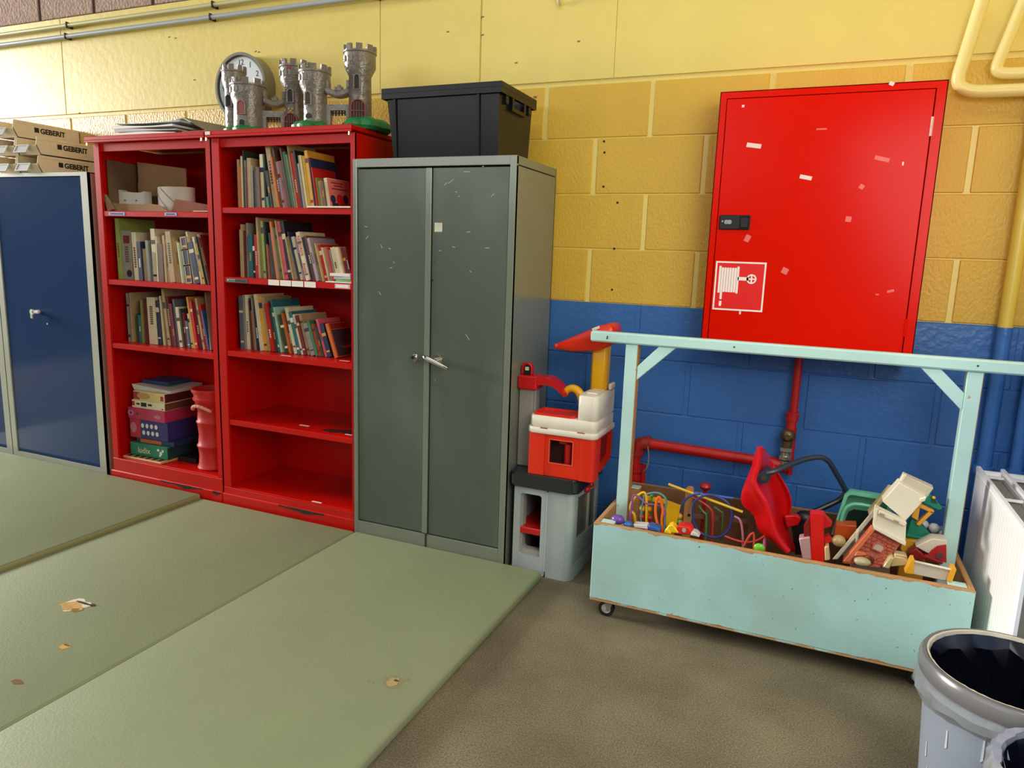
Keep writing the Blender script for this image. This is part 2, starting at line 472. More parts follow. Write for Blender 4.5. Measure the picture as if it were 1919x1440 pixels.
hd = B().box(hx0 + 0.0285, hx1 - 0.0375, hy - 0.002, hy + 0.018, hz0 + 0.029, hz1 - 0.029, bev=0.002).done('door', RED, hc)
b = B(); b.box(0.864, 0.984, hy - 0.012, hy, 1.555, 1.612, bev=0.003); b.done('lock', BLK, hd)
b = B(); b.ring_frame([(0.945, 1.560), (0.980, 1.560), (0.980, 1.607), (0.945, 1.607)], [(0.949, 1.564), (0.977, 1.564), (0.977, 1.603), (0.949, 1.603)], hy - 0.016, hy - 0.012); b.done('finger_pull', M('gloss_black', '0b0b0b', 0.15), hd)
b = B(); b.cyl((0.893, hy - 0.012, 1.584), (0.893, hy - 0.017, 1.584), 0.009, n=16); b.cyl((0.905, hy - 0.012, 1.584), (0.905, hy - 0.015, 1.584), 0.009, n=16); b.cyl((0.877, hy - 0.012, 1.587), (0.877, hy - 0.014, 1.587), 0.004, n=10); b.done('lock_barrel', CHR, hd)
for z in (1.93, 1.20):
    b = B(); b.cyl((hx1 - 0.036, hy - 0.005, z - 0.033), (hx1 - 0.036, hy - 0.005, z), 0.005, n=10); b.cyl((hx1 - 0.036, hy - 0.005, z + 0.001), (hx1 - 0.036, hy - 0.005, z + 0.034), 0.005, n=10)
    b.done('hinge', RED if z < 1.5 else M('bare_hinge', 'd8b0a4', 0.3, metal=0.3), hc)
# the hose reel sign
sg = B().box(0.864, 1.062, hy - 0.0035, hy - 0.002, 1.228, 1.427).done('hose_sign', M('sign_red', 'e80c06', 0.4), hc)
b = B(); yy0, yy1 = hy - 0.0045, hy - 0.0034
b.ring_frame([(0.864, 1.228), (1.062, 1.228), (1.062, 1.427), (0.864, 1.427)], [(0.8705, 1.2345), (1.0555, 1.2345), (1.0555, 1.4205), (0.8705, 1.4205)], yy0, yy1)
b.done('sign_border', WHT, sg)
b = B()
for k in range(8):
    x = 0.8835 + k * 0.0102
    lo, hi = (1.298, 1.408) if k in (0, 7) else (1.302, 1.402)
    if k == 1: lo = 1.272
    b.prism(rrect(x - 0.0044, x + 0.0044, lo, hi, 0.0025, 2), yy0, yy1)
b.prism([(0.890, 1.244), (0.897, 1.244), (0.8985, 1.250), (0.8985, 1.265), (0.8885, 1.265), (0.8885, 1.250)], yy0, yy1)
b.box(0.955, 0.998, yy0, yy1, 1.352, 1.366)
N = 24; cx, cz = 1.009, 1.359
ring = lambda r: [(cx + r * math.cos(2 * PI * k / N), cz + r * math.sin(2 * PI * k / N)) for k in range(N)]
b.ring_frame(ring(0.0195), ring(0.0138), yy0, yy1)
b.box(cx - 0.014, cx + 0.014, yy0, yy1, cz - 0.003, cz + 0.003); b.box(cx - 0.003, cx + 0.003, yy0 - 0.0002, yy1, cz - 0.014, cz + 0.014)
b.done('hose_reel_symbol', WHT, sg)
TAPE = M('tape_scrap', 'e86a62', 0.5)
for (x, z, ww, hh, a, pl) in ((0.972,1.881,0.0555,0.0167,0.15,1),(1.175,1.757,0.0444,0.0148,0.2,1),(1.433,1.821,0.0518,0.0148,0.25,0),(1.504,1.803,0.0056,0.0130,0,1),(1.375,1.721,0.0167,0.0167,0.5,0),(1.342,1.601,0.0204,0.0204,0.1,0),(0.979,1.521,0.0204,0.0278,0.4,0),(1.133,1.397,0.0241,0.0241,0.4,0),(1.516,1.336,0.0241,0.0093,-0.3,0),(1.472,1.321,0.0111,0.0056,0,0),(1.214,1.935,0.0370,0.0056,0,0),(0.918,2.032,0.0093,0.0093,0,1),(1.435,2.086,0.0167,0.0130,0.4,1),(0.976,1.221,0.0074,0.0130,0,1)):
    b = B(); b.T = rot((x, 0, z), a, 'Y'); b.box(x - ww / 2, x + ww / 2, hy - 0.0032, hy - 0.002, z - hh / 2, z + hh / 2)
    b.done('tape_scrap', M('pale_tape', 'f2d8d0', 0.5) if pl else TAPE, hc)

# red water pipes below it
PRED = M('pipe_red', 'b01410', 0.35, var=0.15, vscale=12, pos=True)
BRS = M('old_brass', '6b5a38', 0.4, metal=0.7, var=0.2, vscale=30)
wp = thing('water_pipe', 'red painted water pipe run with brass valve below the hose cabinet', 'pipe', (1.2, -0.07, 0.0))
B().cyl((1.217, -0.07, 0.80), (1.217, -0.07, 1.0545), 0.017, n=14).done('riser', PRED, wp)
b = B(); b.cyl((1.214, -0.07, 0.765), (1.214, -0.07, 0.795), 0.026, n=14); b.cyl((1.214, -0.07, 0.71), (1.214, -0.07, 0.765), 0.021, n=14); b.cyl((1.217, -0.07, 0.795), (1.217, -0.07, 0.803), 0.03, n=6); b.done('union', PRED, wp)
B().cyl((1.224, -0.05, 0.52), (1.224, -0.05, 0.73), 0.013, n=12).done('rear_pipe', PRED, wp)
b = B(); b.ball((1.205, -0.085, 0.700), 0.032, 14); b.cyl((1.205, -0.115, 0.700), (1.205, -0.125, 0.700), 0.012, n=8); b.cyl((1.205, -0.085, 0.648), (1.205, -0.085, 0.68), 0.022, n=12)
b.done('brass_valve', BRS, wp)
b = B()
for k, (z, r) in enumerate(((0.648, 0.026), (0.628, 0.021), (0.612, 0.028), (0.590, 0.022))):
    b.cyl((1.203, -0.085, z - 0.016), (1.203, -0.085, z), r, n=6 if k % 2 == 0 else 14)
b.done('nickel_coupling', M('nickel', 'cfc8b8', 0.25, metal=0.9), wp)
B().tube([(1.203, -0.085, 0.575), (1.20, -0.08, 0.555), (1.17, -0.075, 0.566), (1.12, -0.075, 0.572)], 0.028, 14, smooth=2).done('bend', PRED, wp)
B().cyl((0.60, -0.075, 0.582), (1.13, -0.075, 0.570), 0.0245, n=16).done('horizontal_pipe', M('pipe_red_dusty', 'b41610', 0.4, var=0.25, vscale=9, pos=True), wp)
b = B(); b.tube([(0.62, -0.075, 0.582), (0.575, -0.075, 0.580), (0.556, -0.075, 0.560), (0.556, -0.075, 0.52)], 0.031, 14, smooth=2); b.cyl((0.598, -0.075, 0.582), (0.612, -0.075, 0.582), 0.035, n=14)
b.done('elbow', M('elbow_red', '9c2018', 0.4, var=0.4, vscale=25, pos=True), wp)
b = B(); b.cyl((0.553, -0.075, 0.0), (0.553, -0.075, 0.53), 0.022, n=14); b.cyl((0.553, -0.075, 0.44), (0.553, -0.075, 0.475), 0.034, n=8); b.cyl((0.553, -0.075, 0.40), (0.553, -0.075, 0.43), 0.03, n=14); b.done('down_pipe', PRED, wp)
B().cyl((0.588, -0.06, 0.0), (0.588, -0.06, 0.475), 0.012, n=12).done('thin_pipe', PRED, wp)
B().tube([(0.612, -0.11, 0.575), (0.622, -0.112, 0.52), (0.615, -0.11, 0.47), (0.598, -0.10, 0.455)], 0.003, 6, smooth=2).done('hemp_strand', M('hemp', '8a8070', 0.9), wp)
# ------------------------------------------------------------------ radiator
RADW = M('radiator_white', 'fbfaf5', 0.35)
rad = thing('radiator', 'white double panel radiator standing right of the toy cart', 'radiator', (1.95, -0.58, 0.0))
ra, rb, rz0, rz1 = -0.955, -0.185, 0.09, 0.695
def panel(x, name):
    b = B(); d = 0.011
    n = 24; step = (rb - ra - 0.05) / n
    prof = [(ra, x + 0.006), (ra + 0.02, x)]
    for i in range(n):
        y = ra + 0.025 + i * step
        prof += [(y + step * 0.15, x), (y + step * 0.35, x + 0.0007), (y + step * 0.65, x + 0.0007), (y + step * 0.85, x)]
    prof += [(rb - 0.02, x), (rb, x + 0.006), (rb, x + 0.016), (ra, x + 0.016)]
    b.prism([(q[1], q[0]) for q in prof], rz0, rz1 - 0.02, 'z')
    b.prism([(ra, rz1 - 0.02), (rb, rz1 - 0.02), (rb, rz1 - 0.004), (rb - 0.004, rz1), (ra + 0.004, rz1), (ra, rz1 - 0.004)], x + 0.002, x + 0.014, 'x')
    b.done(name, RADW, rad)
panel(1.880, 'front_panel')
panel(1.958, 'rear_panel')
b = B()
for x in (1.905, 1.985):
    n = 40
    for i in range(n):
        y = ra + 0.03 + (rb - ra - 0.06) * i / (n - 1)
        b.box(x - 0.006, x + 0.045, y - 0.0012, y + 0.0012, 0.12, 0.665)
g = b.done('convector_fins', M('radiator_fin', '8d8578', 0.5), rad); g['kind'] = 'stuff'
b = B()
for x in (1.897, 1.975):
    for i in range(3):
        y = ra + 0.12 + (rb - ra - 0.2) * i / 2
        b.box(x, x + 0.06, y - 0.004, y + 0.004, 0.672, 0.680)
b.done('top_stays', RADW, rad)
b = B()
for y in (rb - 0.012, ra + 0.012):
    for z in (0.665, 0.13):
        B().cyl((1.892, y, z), (2.06, y, z), 0.018, n=12).done('header_pipe', RADW, rad)
b = B(); b.box(2.03, 2.08, -0.40, -0.28, 0.55, 0.70, bev=0.006); b.box(2.03, 2.08, -0.62, -0.50, 0.55, 0.70, bev=0.006); b.done('wall_bracket', RADW, rad)
b = B(); b.box(1.92, 1.96, ra + 0.05, ra + 0.10, 0.0, 0.12); b.box(1.92, 1.96, rb - 0.10, rb - 0.05, 0.0, 0.12); b.done('foot', RADW, rad)

# ------------------------------------------------------------------ red open bookcases
BRED = M('bookcase_red', 'c20b03', 0.34, spec=0.3, var=0.06, vscale=2.5, pos=True)
BREDW = worn('bookcase_red_worn', 'c20b03', '3a2c2a', 0.32, scale=14, extra_scale=55, speck=0.80, bump=0.0)
STR = M('bare_metal', '4a4444', 0.35, metal=0.7, var=0.3, vscale=20)
PAPW = M('white_label', 'ece8dc', 0.6)
def bookcase(x0, x1, lx0, lx1, shelves, zf, label, pl, pr):
    t = thing('bookcase', label, 'bookcase', ((x0 + x1) / 2, -0.23, 0))
    yf, yb, zt = -0.455, -0.004, 1.952
    for a, c in ((x0, x0 + 0.012), (x1 - 0.012, x1)):
        B().box(a, c, yf + 0.002, yb, 0.0, zt).done('side_panel', BRED, t)
    B().box(x0, x1, yb - 0.008, yb, 0.0, zt).done('back_panel', BRED, t)
    for a, c in ((x0, x0 + pl), (x1 - pr, x1)):
        B().box(a, c, yf, yf + 0.016, 0.10, zt, bev=0.002).done('front_post', BRED, t)
    lid = B(); lid.box(lx0, lx1, yf - 0.016, yb, zt + 0.012, zt + 0.034, bev=0.003); lid.box(lx0, lx1, yf - 0.016, yf - 0.004, zt + 0.001, zt + 0.014, bev=0.002)
    lid.done('lid', BRED, t)
    B().box(x0 + 0.012, x1 - 0.012, yf + 0.01, yf + 0.022, zt - 0.045, zt, bev=0.002).done('top_rail', BRED, t)
    for z in shelves:
        s = B(); s.box(x0 + 0.013, x1 - 0.013, yf + 0.006, yb - 0.008, z - 0.006, z, bev=0.0015); s.box(x0 + pl + 0.001, x1 - pr - 0.001, yf + 0.003, yf + 0.017, z - 0.030, z - 0.001, bev=0.002)
        s.done('shelf', BRED, t)
    s = B(); s.box(x0 + 0.012, x1 - 0.012, yf + 0.012, yb - 0.008, zf - 0.014, zf, bev=0.002); s.done('floor_panel', BRED, t)
    s = B(); s.box(x0 - (0.012 if x0 < -2 else 0.003), x1 + 0.002, yf - 0.012, yf + 0.004, 0.0, 0.088, bev=0.004); s.box(x0, x1, yf - 0.002, yf + 0.02, 0.085, zf - 0.004, bev=0.002)
    pz = s.done('plinth', BREDW, t)
    return t, pz
SH1 = (1.590, 1.213, 0.850); SH2 = (1.614, 1.263, 0.878, 0.504)
bc1, pz1 = bookcase(-2.490, -1.637, -2.537, -1.660, SH1, 0.165, 'left of two red steel bookcases, with board games at its foot', 0.045, 0.032)
bc2, pz2 = bookcase(-1.628, -0.757, -1.652, -0.766, SH2, 0.126, 'right of two red steel bookcases, carrying the toy castle', 0.050, 0.024)
def gash(par, x0, x1, z, name='scraped_edge'):
    b = B(); n = 9; up = []; dn = []
    for i in range(n + 1):
        x = x0 + (x1 - x0) * i / n
        k_ = math.sin(PI * i / n); up.append((x, z + random.uniform(0.001, 0.003))); dn.append((x, z - random.uniform(0.003, 0.010) - .014 * k_ * random.random()))
    b.prism(dn + up[::-1], -0.4685, -0.4655, 'y'); b.done(name, STR, par)
gash(pz1, -2.10, -1.78, 0.084); gash(pz2, -1.24, -0.95, 0.084); gash(pz1, -1.70, -1.64, 0.084)
LBL = M('blue_label', '8fa6e0', 0.6)
INK = M('ink', '2c2c34', 0.7)
def strip(par, x0, x1, z0, z1, m, lines=0):
    o = B().box(x0, x1, -0.4535, -0.4515, z0, z1).done('shelf_label', m, par)
    if lines:
        b = B(); n = max(3, int((x1 - x0) / 0.012))
        for i in range(n):
            xa = x0 + 0.012 + (x1 - x0 - 0.024) * i / n
            b.box(xa, xa + (x1 - x0 - 0.024) / n * 0.7, -0.4542, -0.4534, z0 + (z1 - z0) * 0.3, z0 + (z1 - z0) * 0.7)
        b.done('handwriting', INK, o)
strip(bc1, -2.400, -2.275, 1.567, 1.583, LBL, 1); strip(bc1, -1.975, -1.888, 1.568, 1.584, LBL, 1)
strip(bc2, -1.555, -1.418, 1.237, 1.255, M('dark_green_label', '31433a', 0.5), 1)
B().box(-1.555, -1.50, -0.4540, -0.4534, 1.241, 1.253).done('shelf_label', M('mint_label', '7fb89c', 0.6), bc2)
for a, c in ((-1.283, -1.215), (-1.208, -1.141), (-1.135, -1.066), (-1.058, -0.990)): strip(bc2, a, c, 1.234, 1.2615, PAPW)
strip(bc2, -0.876, -0.787, 1.238, 1.259, M('pink_label', 'e8a8a8', 0.6)); B().box(-0.868, -0.795, -0.4543, -0.4534, 1.242, 1.255).done('shelf_label', PAPW, bc2)
for par, x, y, z in ((bc2, -0.86, -0.40, 0.8785), (bc2, -1.15, -0.36, 0.5045), (bc2, -0.83, -0.40, 0.5045), (bc2, -1.02, -0.43, 0.1265), (bc2, -1.20, -0.43, 0.8785)):
    B().box(x - 0.03, x + 0.03, y - 0.006, y + 0.006, z, z + 0.0008).done('paper_scrap', PAPW, par)
b = B(); b.poly([(-1.02, -0.39, 0.5046), (-0.95, -0.41, 0.5046), (-0.90, -0.385, 0.5046), (-0.80, -0.40, 0.5046), (-0.78, -0.33, 0.5046), (-0.86, -0.28, 0.5046), (-0.92, -0.33, 0.5046), (-1.0, -0.35, 0.5046)])
b.done('rubbed_patch', M('rubbed_dark', '341a1a', 0.4), bc2, smooth=0)
for par, x in ((bc1, -2.512), (bc1, -1.672), (bc2, -0.772), (bc2, -1.640)):
    b = B(); b.cyl((x, -0.472, 1.952), (x, -0.472, 1.938), 0.005, n=8); b.done('lid_bolt', CHR, par)
B().box(-1.648, -1.615, -0.4725, -0.470, 1.966, 1.982).done('sticker', PAPW, bc2)

# ------------------------------------------------------------------ books
PAGE = M('book_pages', 'cdbd9a', 0.85, var=0.08, vscale=40)
BC = dict(tan='b09468', orange='cf6a28', cream='d8c9a4', darkgreen='2e3c30', grey='8c867a', brown='6a4a36', rust='a8482a', green='3f7a54', maroon='6e2428', teal='2c6a70', red='c0201c', black='22201f', lilac='a890a0', olive='86803e', yellow='d8ac34', amber='d69a2c', navy='28304e', pink='dc6070', slate='5a6670', mint='a6cfb8', lime='8f9a4c', white='e6e2d6', blue='3a5f9a')
BM = {}
def bmat(c):
    if c not in BM: BM[c] = M('book_' + c, BC[c], 0.45, var=0.14, vscale=16)
    return BM[c]
ORD = ['', 'first', 'second', 'third', 'fourth', 'fifth', 'sixth', 'seventh', 'eighth', 'ninth', 'tenth', 'eleventh', 'twelfth', 'thirteenth', 'fourteenth', 'fifteenth', 'sixteenth', 'seventeenth', 'eighteenth', 'nineteenth', 'twentieth'] + ['twenty-' + s for s in ('first', 'second', 'third', 'fourth', 'fifth', 'sixth', 'seventh', 'eighth', 'ninth')] + ['thirtieth'] + ['thirty-' + s for s in ('first', 'second', 'third', 'fourth', 'fifth', 'sixth', 'seventh', 'eighth', 'ninth')] + ['fortieth', 'forty-first', 'forty-second']
def book(i, x, z, y, w_, h, lean, d, c, where, group):
    root_c = V((x, y, z))
    T = Matrix.Translation(root_c) @ Matrix.Rotation(-lean, 4, 'Y')
    ct = min(0.0018, w_ * 0.2)
    b = B(); b.T = T
    b.prism([(0, 0), (w_, 0), (w_, d), (w_ - ct, d), (w_ - ct, ct * 1.4), (ct, ct * 1.4), (ct, d), (0, d)], 0, h, 'z')
    o = b.done('book', bmat(c), None, loc=tuple(root_c), smooth=0)
    b = B(); b.T = T; b.box(ct * 1.02, w_ - ct * 1.02, ct * 1.5, d - 0.004, 0.003, h - 0.003); b.done('pages', PAGE, o, smooth=0)
    size = 'thin' if w_ < 0.013 else ('thick' if w_ > 0.026 else 'slim')
    tall = 'tall ' if h > 0.29 else ('small ' if h < 0.2 else '')
    col = c.replace('darkgreen', 'dark green')
    tag(o, f'{tall}{size} {col} book, {ORD[i]} from left, {where}', 'book', group)
    # printed bands on the spine
    rr = random.Random(i * 31 + int(h * 1000))
    k = rr.random()
    if w_ > 0.012 and k < 0.75:
        b = B(); b.T = T
        if k < 0.4:
            n = rr.randint(4, 9); z0 = h * rr.uniform(0.25, 0.45); st = h * rr.uniform(0.035, 0.05)
            for q in range(n): b.box(w_ * 0.3, w_ * 0.68, -0.0006, 0.0, z0 + q * st, z0 + q * st + st * 0.72)
        else:
            z0 = h * rr.uniform(0.6, 0.8); b.box(0, w_, -0.0006, 0.0, z0, z0 + h * rr.uniform(0.04, 0.12))
            z0 = h * rr.uniform(0.08, 0.15); b.box(w_ * 0.1, w_ * 0.9, -0.0006, 0.0, z0, z0 + h * rr.uniform(0.03, 0.06))
        dark = c in ('navy', 'black', 'maroon', 'darkgreen', 'teal', 'brown', 'red', 'slate')
        b.done('spine_print', bmat(rr.choice(['cream', 'amber', 'white'] if dark else ['brown', 'navy', 'maroon', 'darkgreen'])), o, smooth=0)
    return o, T
BOOKS = [
 ('A2','top shelf, right red bookcase','books on the top shelf of the right bookcase',1.614,[(-1.4971,-0.4180,0.0115,0.2370,0.0010,0.2,'tan'),(-1.4777,-0.4272,0.0040,0.2044,0.0010,0.2,'orange'),(-1.4723,-0.4190,0.0090,0.2525,0.0010,0.21,'cream'),(-1.4619,-0.4155,0.0079,0.2796,0.0010,0.21,'darkgreen'),(-1.4526,-0.4156,0.0091,0.2324,0.0010,0.2,'grey'),(-1.4411,-0.4206,0.0073,0.2013,0.0010,0.2,'maroon'),(-1.4323,-0.4188,0.0249,0.2423,0.0010,0.2,'tan'),(-1.4027,-0.4228,0.0098,0.2071,0.0010,0.2,'grey'),(-1.3915,-0.4204,0.0202,0.1804,0.0044,0.18,'darkgreen'),(-1.3647,-0.4269,0.0203,0.1961,0.0267,0.18,'brown'),(-1.3431,-0.4179,0.0199,0.2584,0.0313,0.21,'cream'),(-1.3210,-0.4192,0.0097,0.2590,0.0377,0.21,'darkgreen'),(-1.3059,-0.4242,0.0155,0.0527,0.1300,0.18,'green'),(-1.2887,-0.4227,0.0186,0.1796,0.1488,0.18,'black'),(-1.2684,-0.4171,0.0267,0.3043,0.1541,0.21,'tan'),(-1.2362,-0.4217,0.0062,0.2524,0.1724,0.21,'orange'),(-1.2284,-0.4136,0.0129,0.2924,0.1760,0.21,'brown'),(-1.2138,-0.4134,0.0145,0.2242,0.1803,0.2,'lilac'),(-1.1960,-0.4155,0.0127,0.2270,0.1822,0.2,'rust'),(-1.1722,-0.4272,0.0106,0.2273,0.1947,0.2,'darkgreen'),(-1.1600,-0.4274,0.0071,0.2872,0.1977,0.21,'maroon'),(-1.1513,-0.4241,0.0145,0.2696,0.1977,0.21,'green'),(-1.1350,-0.4230,0.0059,0.2570,0.1977,0.21,'grey'),(-1.1276,-0.4176,0.0071,0.3098,0.1777,0.21,'tan'),(-1.1189,-0.4157,0.0176,0.2630,0.1687,0.21,'red'),(-1.0971,-0.4198,0.0110,0.2758,0.1687,0.21,'black'),(-1.0845,-0.4186,0.0090,0.2119,0.1572,0.2,'lilac'),(-1.0739,-0.4197,0.0092,0.2497,0.1572,0.2,'olive'),(-1.0575,-0.4281,0.0053,0.2497,0.1572,0.2,'cream'),(-1.0508,-0.4204,0.0149,0.2465,0.1441,0.2,'yellow'),(-1.0310,-0.4253,0.0170,0.2699,0.1452,0.21,'amber'),(-1.0124,-0.4221,0.0106,0.2363,0.1490,0.2,'navy'),(-0.9961,-0.4285,0.0040,0.1911,0.1589,0.18,'red'),(-0.9907,-0.4184,0.0095,0.1437,0.1589,0.18,'olive'),(-0.9797,-0.4144,0.0196,0.1279,0.1589,0.18,'tan'),(-0.9525,-0.4275,0.0123,0.1233,0.1589,0.18,'brown'),(-0.9386,-0.4196,0.0162,0.1415,0.1589,0.18,'cream')]),
 ('B2','second shelf, right red bookcase','books on the second shelf of the right bookcase',1.263,[(-1.5058,-0.4077,0.0103,0.2419,0.0010,0.2,'tan'),(-1.4932,-0.4100,0.0140,0.2681,0.0082,0.22,'tan'),(-1.4745,-0.4110,0.0040,0.2370,0.0078,0.2,'maroon'),(-1.4691,-0.3993,0.0149,0.2759,0.0010,0.22,'grey'),(-1.4527,-0.4046,0.0270,0.2202,0.0056,0.2,'teal'),(-1.4242,-0.4028,0.0138,0.2212,0.0098,0.2,'black'),(-1.4070,-0.4050,0.0182,0.2191,0.0230,0.2,'red'),(-1.3853,-0.4076,0.0117,0.3042,0.0368,0.22,'tan'),(-1.3720,-0.4022,0.0144,0.2876,0.0405,0.22,'olive'),(-1.3543,-0.4046,0.0146,0.2869,0.0502,0.22,'lime'),(-1.3381,-0.4014,0.0099,0.2838,0.0540,0.22,'darkgreen'),(-1.3256,-0.4033,0.0096,0.1713,0.0667,0.18,'rust'),(-1.3144,-0.4005,0.0141,0.1634,0.0728,0.18,'brown'),(-1.2932,-0.4067,0.0195,0.2295,0.1127,0.2,'black'),(-1.2682,-0.4112,0.0126,0.2862,0.1334,0.22,'orange'),(-1.2538,-0.4113,0.0040,0.2580,0.1382,0.22,'grey'),(-1.2482,-0.4023,0.0173,0.2588,0.1421,0.22,'olive'),(-1.2240,-0.4110,0.0052,0.2921,0.1656,0.22,'tan'),(-1.2172,-0.4034,0.0197,0.2876,0.1692,0.22,'pink'),(-1.1954,-0.4039,0.0218,0.2909,0.1736,0.22,'black'),(-1.1641,-0.4127,0.0056,0.2139,0.2124,0.2,'tan'),(-1.1569,-0.4014,0.0155,0.2175,0.2169,0.2,'tan'),(-1.1303,-0.4131,0.0040,0.2423,0.2548,0.2,'navy'),(-1.1247,-0.4001,0.0169,0.2179,0.2548,0.2,'cream'),(-1.1058,-0.4005,0.0153,0.2162,0.2548,0.2,'lilac'),(-1.0818,-0.4102,0.0218,0.2409,0.2548,0.2,'cream'),(-1.0578,-0.4023,0.0118,0.2174,0.2548,0.2,'navy'),(-1.0441,-0.4022,0.0168,0.2235,0.2548,0.2,'brown'),(-1.0189,-0.4116,0.0151,0.2137,0.2548,0.2,'lilac'),(-1.0019,-0.4031,0.0126,0.1894,0.2548,0.18,'olive'),(-0.9810,-0.4117,0.0078,0.1896,0.2548,0.18,'tan'),(-0.9714,-0.3994,0.0158,0.1807,0.2548,0.18,'red'),(-0.9523,-0.4029,0.0075,0.1695,0.2548,0.18,'cream'),(-0.9430,-0.3983,0.0140,0.1696,0.2548,0.18,'tan'),(-0.9173,-0.4128,0.0086,0.1680,0.2548,0.18,'red'),(-0.9069,-0.4086,0.0082,0.1581,0.2548,0.18,'grey'),(-0.8969,-0.4039,0.0242,0.1699,0.2548,0.18,'cream'),(-0.8705,-0.4041,0.0204,0.1707,0.2548,0.18,'cream'),(-0.8453,-0.4108,0.0072,0.1712,0.2548,0.18,'tan'),(-0.8364,-0.3998,0.0137,0.1733,0.2548,0.18,'maroon'),(-0.8208,-0.4004,0.0121,0.1769,0.2548,0.18,'maroon')]),
 ('C2','third shelf, right red bookcase','books on the third shelf of the right bookcase',0.878,[(-1.5645,-0.3634,0.0262,0.2842,0.0168,0.21,'slate'),(-1.5370,-0.3618,0.0113,0.2891,0.0200,0.21,'grey'),(-1.5242,-0.3575,0.0182,0.2899,0.0232,0.21,'cream'),(-1.5030,-0.3529,0.0095,0.2731,0.0324,0.21,'brown'),(-1.4845,-0.3614,0.0065,0.2636,0.0645,0.21,'black'),(-1.4765,-0.3618,0.0063,0.2090,0.0691,0.2,'rust'),(-1.4686,-0.3600,0.0043,0.2794,0.0737,0.21,'grey'),(-1.4629,-0.3518,0.0205,0.2220,0.0780,0.2,'navy'),(-1.4323,-0.3613,0.0195,0.2979,0.1206,0.21,'cream'),(-1.4110,-0.3520,0.0222,0.2866,0.1247,0.21,'amber'),(-1.3859,-0.3533,0.0185,0.2842,0.1323,0.21,'tan'),(-1.3570,-0.3615,0.0215,0.2541,0.1697,0.21,'red'),(-1.3337,-0.3552,0.0181,0.2337,0.1740,0.2,'darkgreen'),(-1.3131,-0.3566,0.0127,0.2778,0.1813,0.21,'teal'),(-1.2983,-0.3572,0.0094,0.2389,0.1869,0.2,'mint'),(-1.2873,-0.3481,0.0126,0.1997,0.1914,0.18,'olive'),(-1.2614,-0.3621,0.0214,0.2020,0.2136,0.2,'darkgreen'),(-1.2367,-0.3633,0.0040,0.2119,0.2244,0.2,'orange'),(-1.2312,-0.3489,0.0168,0.1927,0.2291,0.18,'brown'),(-1.2092,-0.3573,0.0202,0.2424,0.2385,0.2,'cream'),(-1.1839,-0.3605,0.0194,0.2242,0.2551,0.2,'teal'),(-1.1623,-0.3584,0.0127,0.2114,0.2600,0.2,'cream'),(-1.1476,-0.3579,0.0165,0.2060,0.2649,0.2,'maroon'),(-1.1289,-0.3487,0.0179,0.2130,0.2699,0.2,'tan'),(-1.0994,-0.3603,0.0265,0.1700,0.2957,0.18,'grey'),(-1.0695,-0.3602,0.0137,0.1867,0.2957,0.18,'green'),(-1.0537,-0.3545,0.0170,0.1681,0.2957,0.18,'rust'),(-1.0345,-0.3551,0.0125,0.1591,0.2957,0.18,'darkgreen'),(-1.0199,-0.3487,0.0143,0.1965,0.2957,0.18,'pink'),(-1.0030,-0.3505,0.0251,0.1729,0.2957,0.18,'navy'),(-0.9533,-0.3581,0.0178,0.1797,0.3280,0.18,'orange')]),
 ('B1','second shelf, left red bookcase','books on the second shelf of the left bookcase',1.213,[(-2.4115,-0.4077,0.0295,0.3395,0.0094,0.24,'lime'),(-2.3806,-0.3991,0.0756,0.2732,0.0010,0.24,'grey'),(-2.2915,-0.4004,0.0342,0.2640,0.0335,0.24,'cream'),(-2.2432,-0.4103,0.0280,0.2145,0.0335,0.2,'navy'),(-2.2138,-0.4000,0.0242,0.1760,0.0297,0.18,'tan'),(-2.1844,-0.4037,0.0198,0.2221,0.0330,0.2,'grey'),(-2.1528,-0.4129,0.0040,0.1623,0.0330,0.18,'slate'),(-2.1474,-0.3987,0.0316,0.2861,0.0186,0.24,'cream'),(-2.1034,-0.4096,0.0074,0.2447,0.0010,0.2,'cream'),(-2.0946,-0.4088,0.0388,0.2061,0.0010,0.2,'brown'),(-2.0504,-0.4070,0.0166,0.2524,0.0250,0.24,'tan'),(-2.0323,-0.4044,0.0141,0.2297,0.0292,0.2,'tan'),(-2.0066,-0.4117,0.0367,0.2736,0.0776,0.24,'tan'),(-1.9681,-0.4029,0.0100,0.2430,0.0821,0.2,'tan'),(-1.9566,-0.4006,0.0237,0.2254,0.0863,0.2,'tan'),(-1.9258,-0.4056,0.0084,0.2173,0.1160,0.2,'cream'),(-1.9159,-0.4012,0.0105,0.2148,0.1202,0.2,'mint'),(-1.8951,-0.4039,0.0428,0.2471,0.1330,0.2,'navy'),(-1.8466,-0.4007,0.0111,0.2763,0.1524,0.24,'cream'),(-1.8229,-0.4108,0.0337,0.2218,0.1993,0.2,'navy'),(-1.7867,-0.4080,0.0132,0.2522,0.1969,0.24,'cream'),(-1.7718,-0.4063,0.0146,0.2162,0.2011,0.2,'yellow'),(-1.7492,-0.4120,0.0040,0.2552,0.2327,0.24,'darkgreen'),(-1.7436,-0.3984,0.0055,0.2686,0.2363,0.24,'white'),(-1.7334,-0.4037,0.0156,0.2652,0.2447,0.24,'maroon')]),
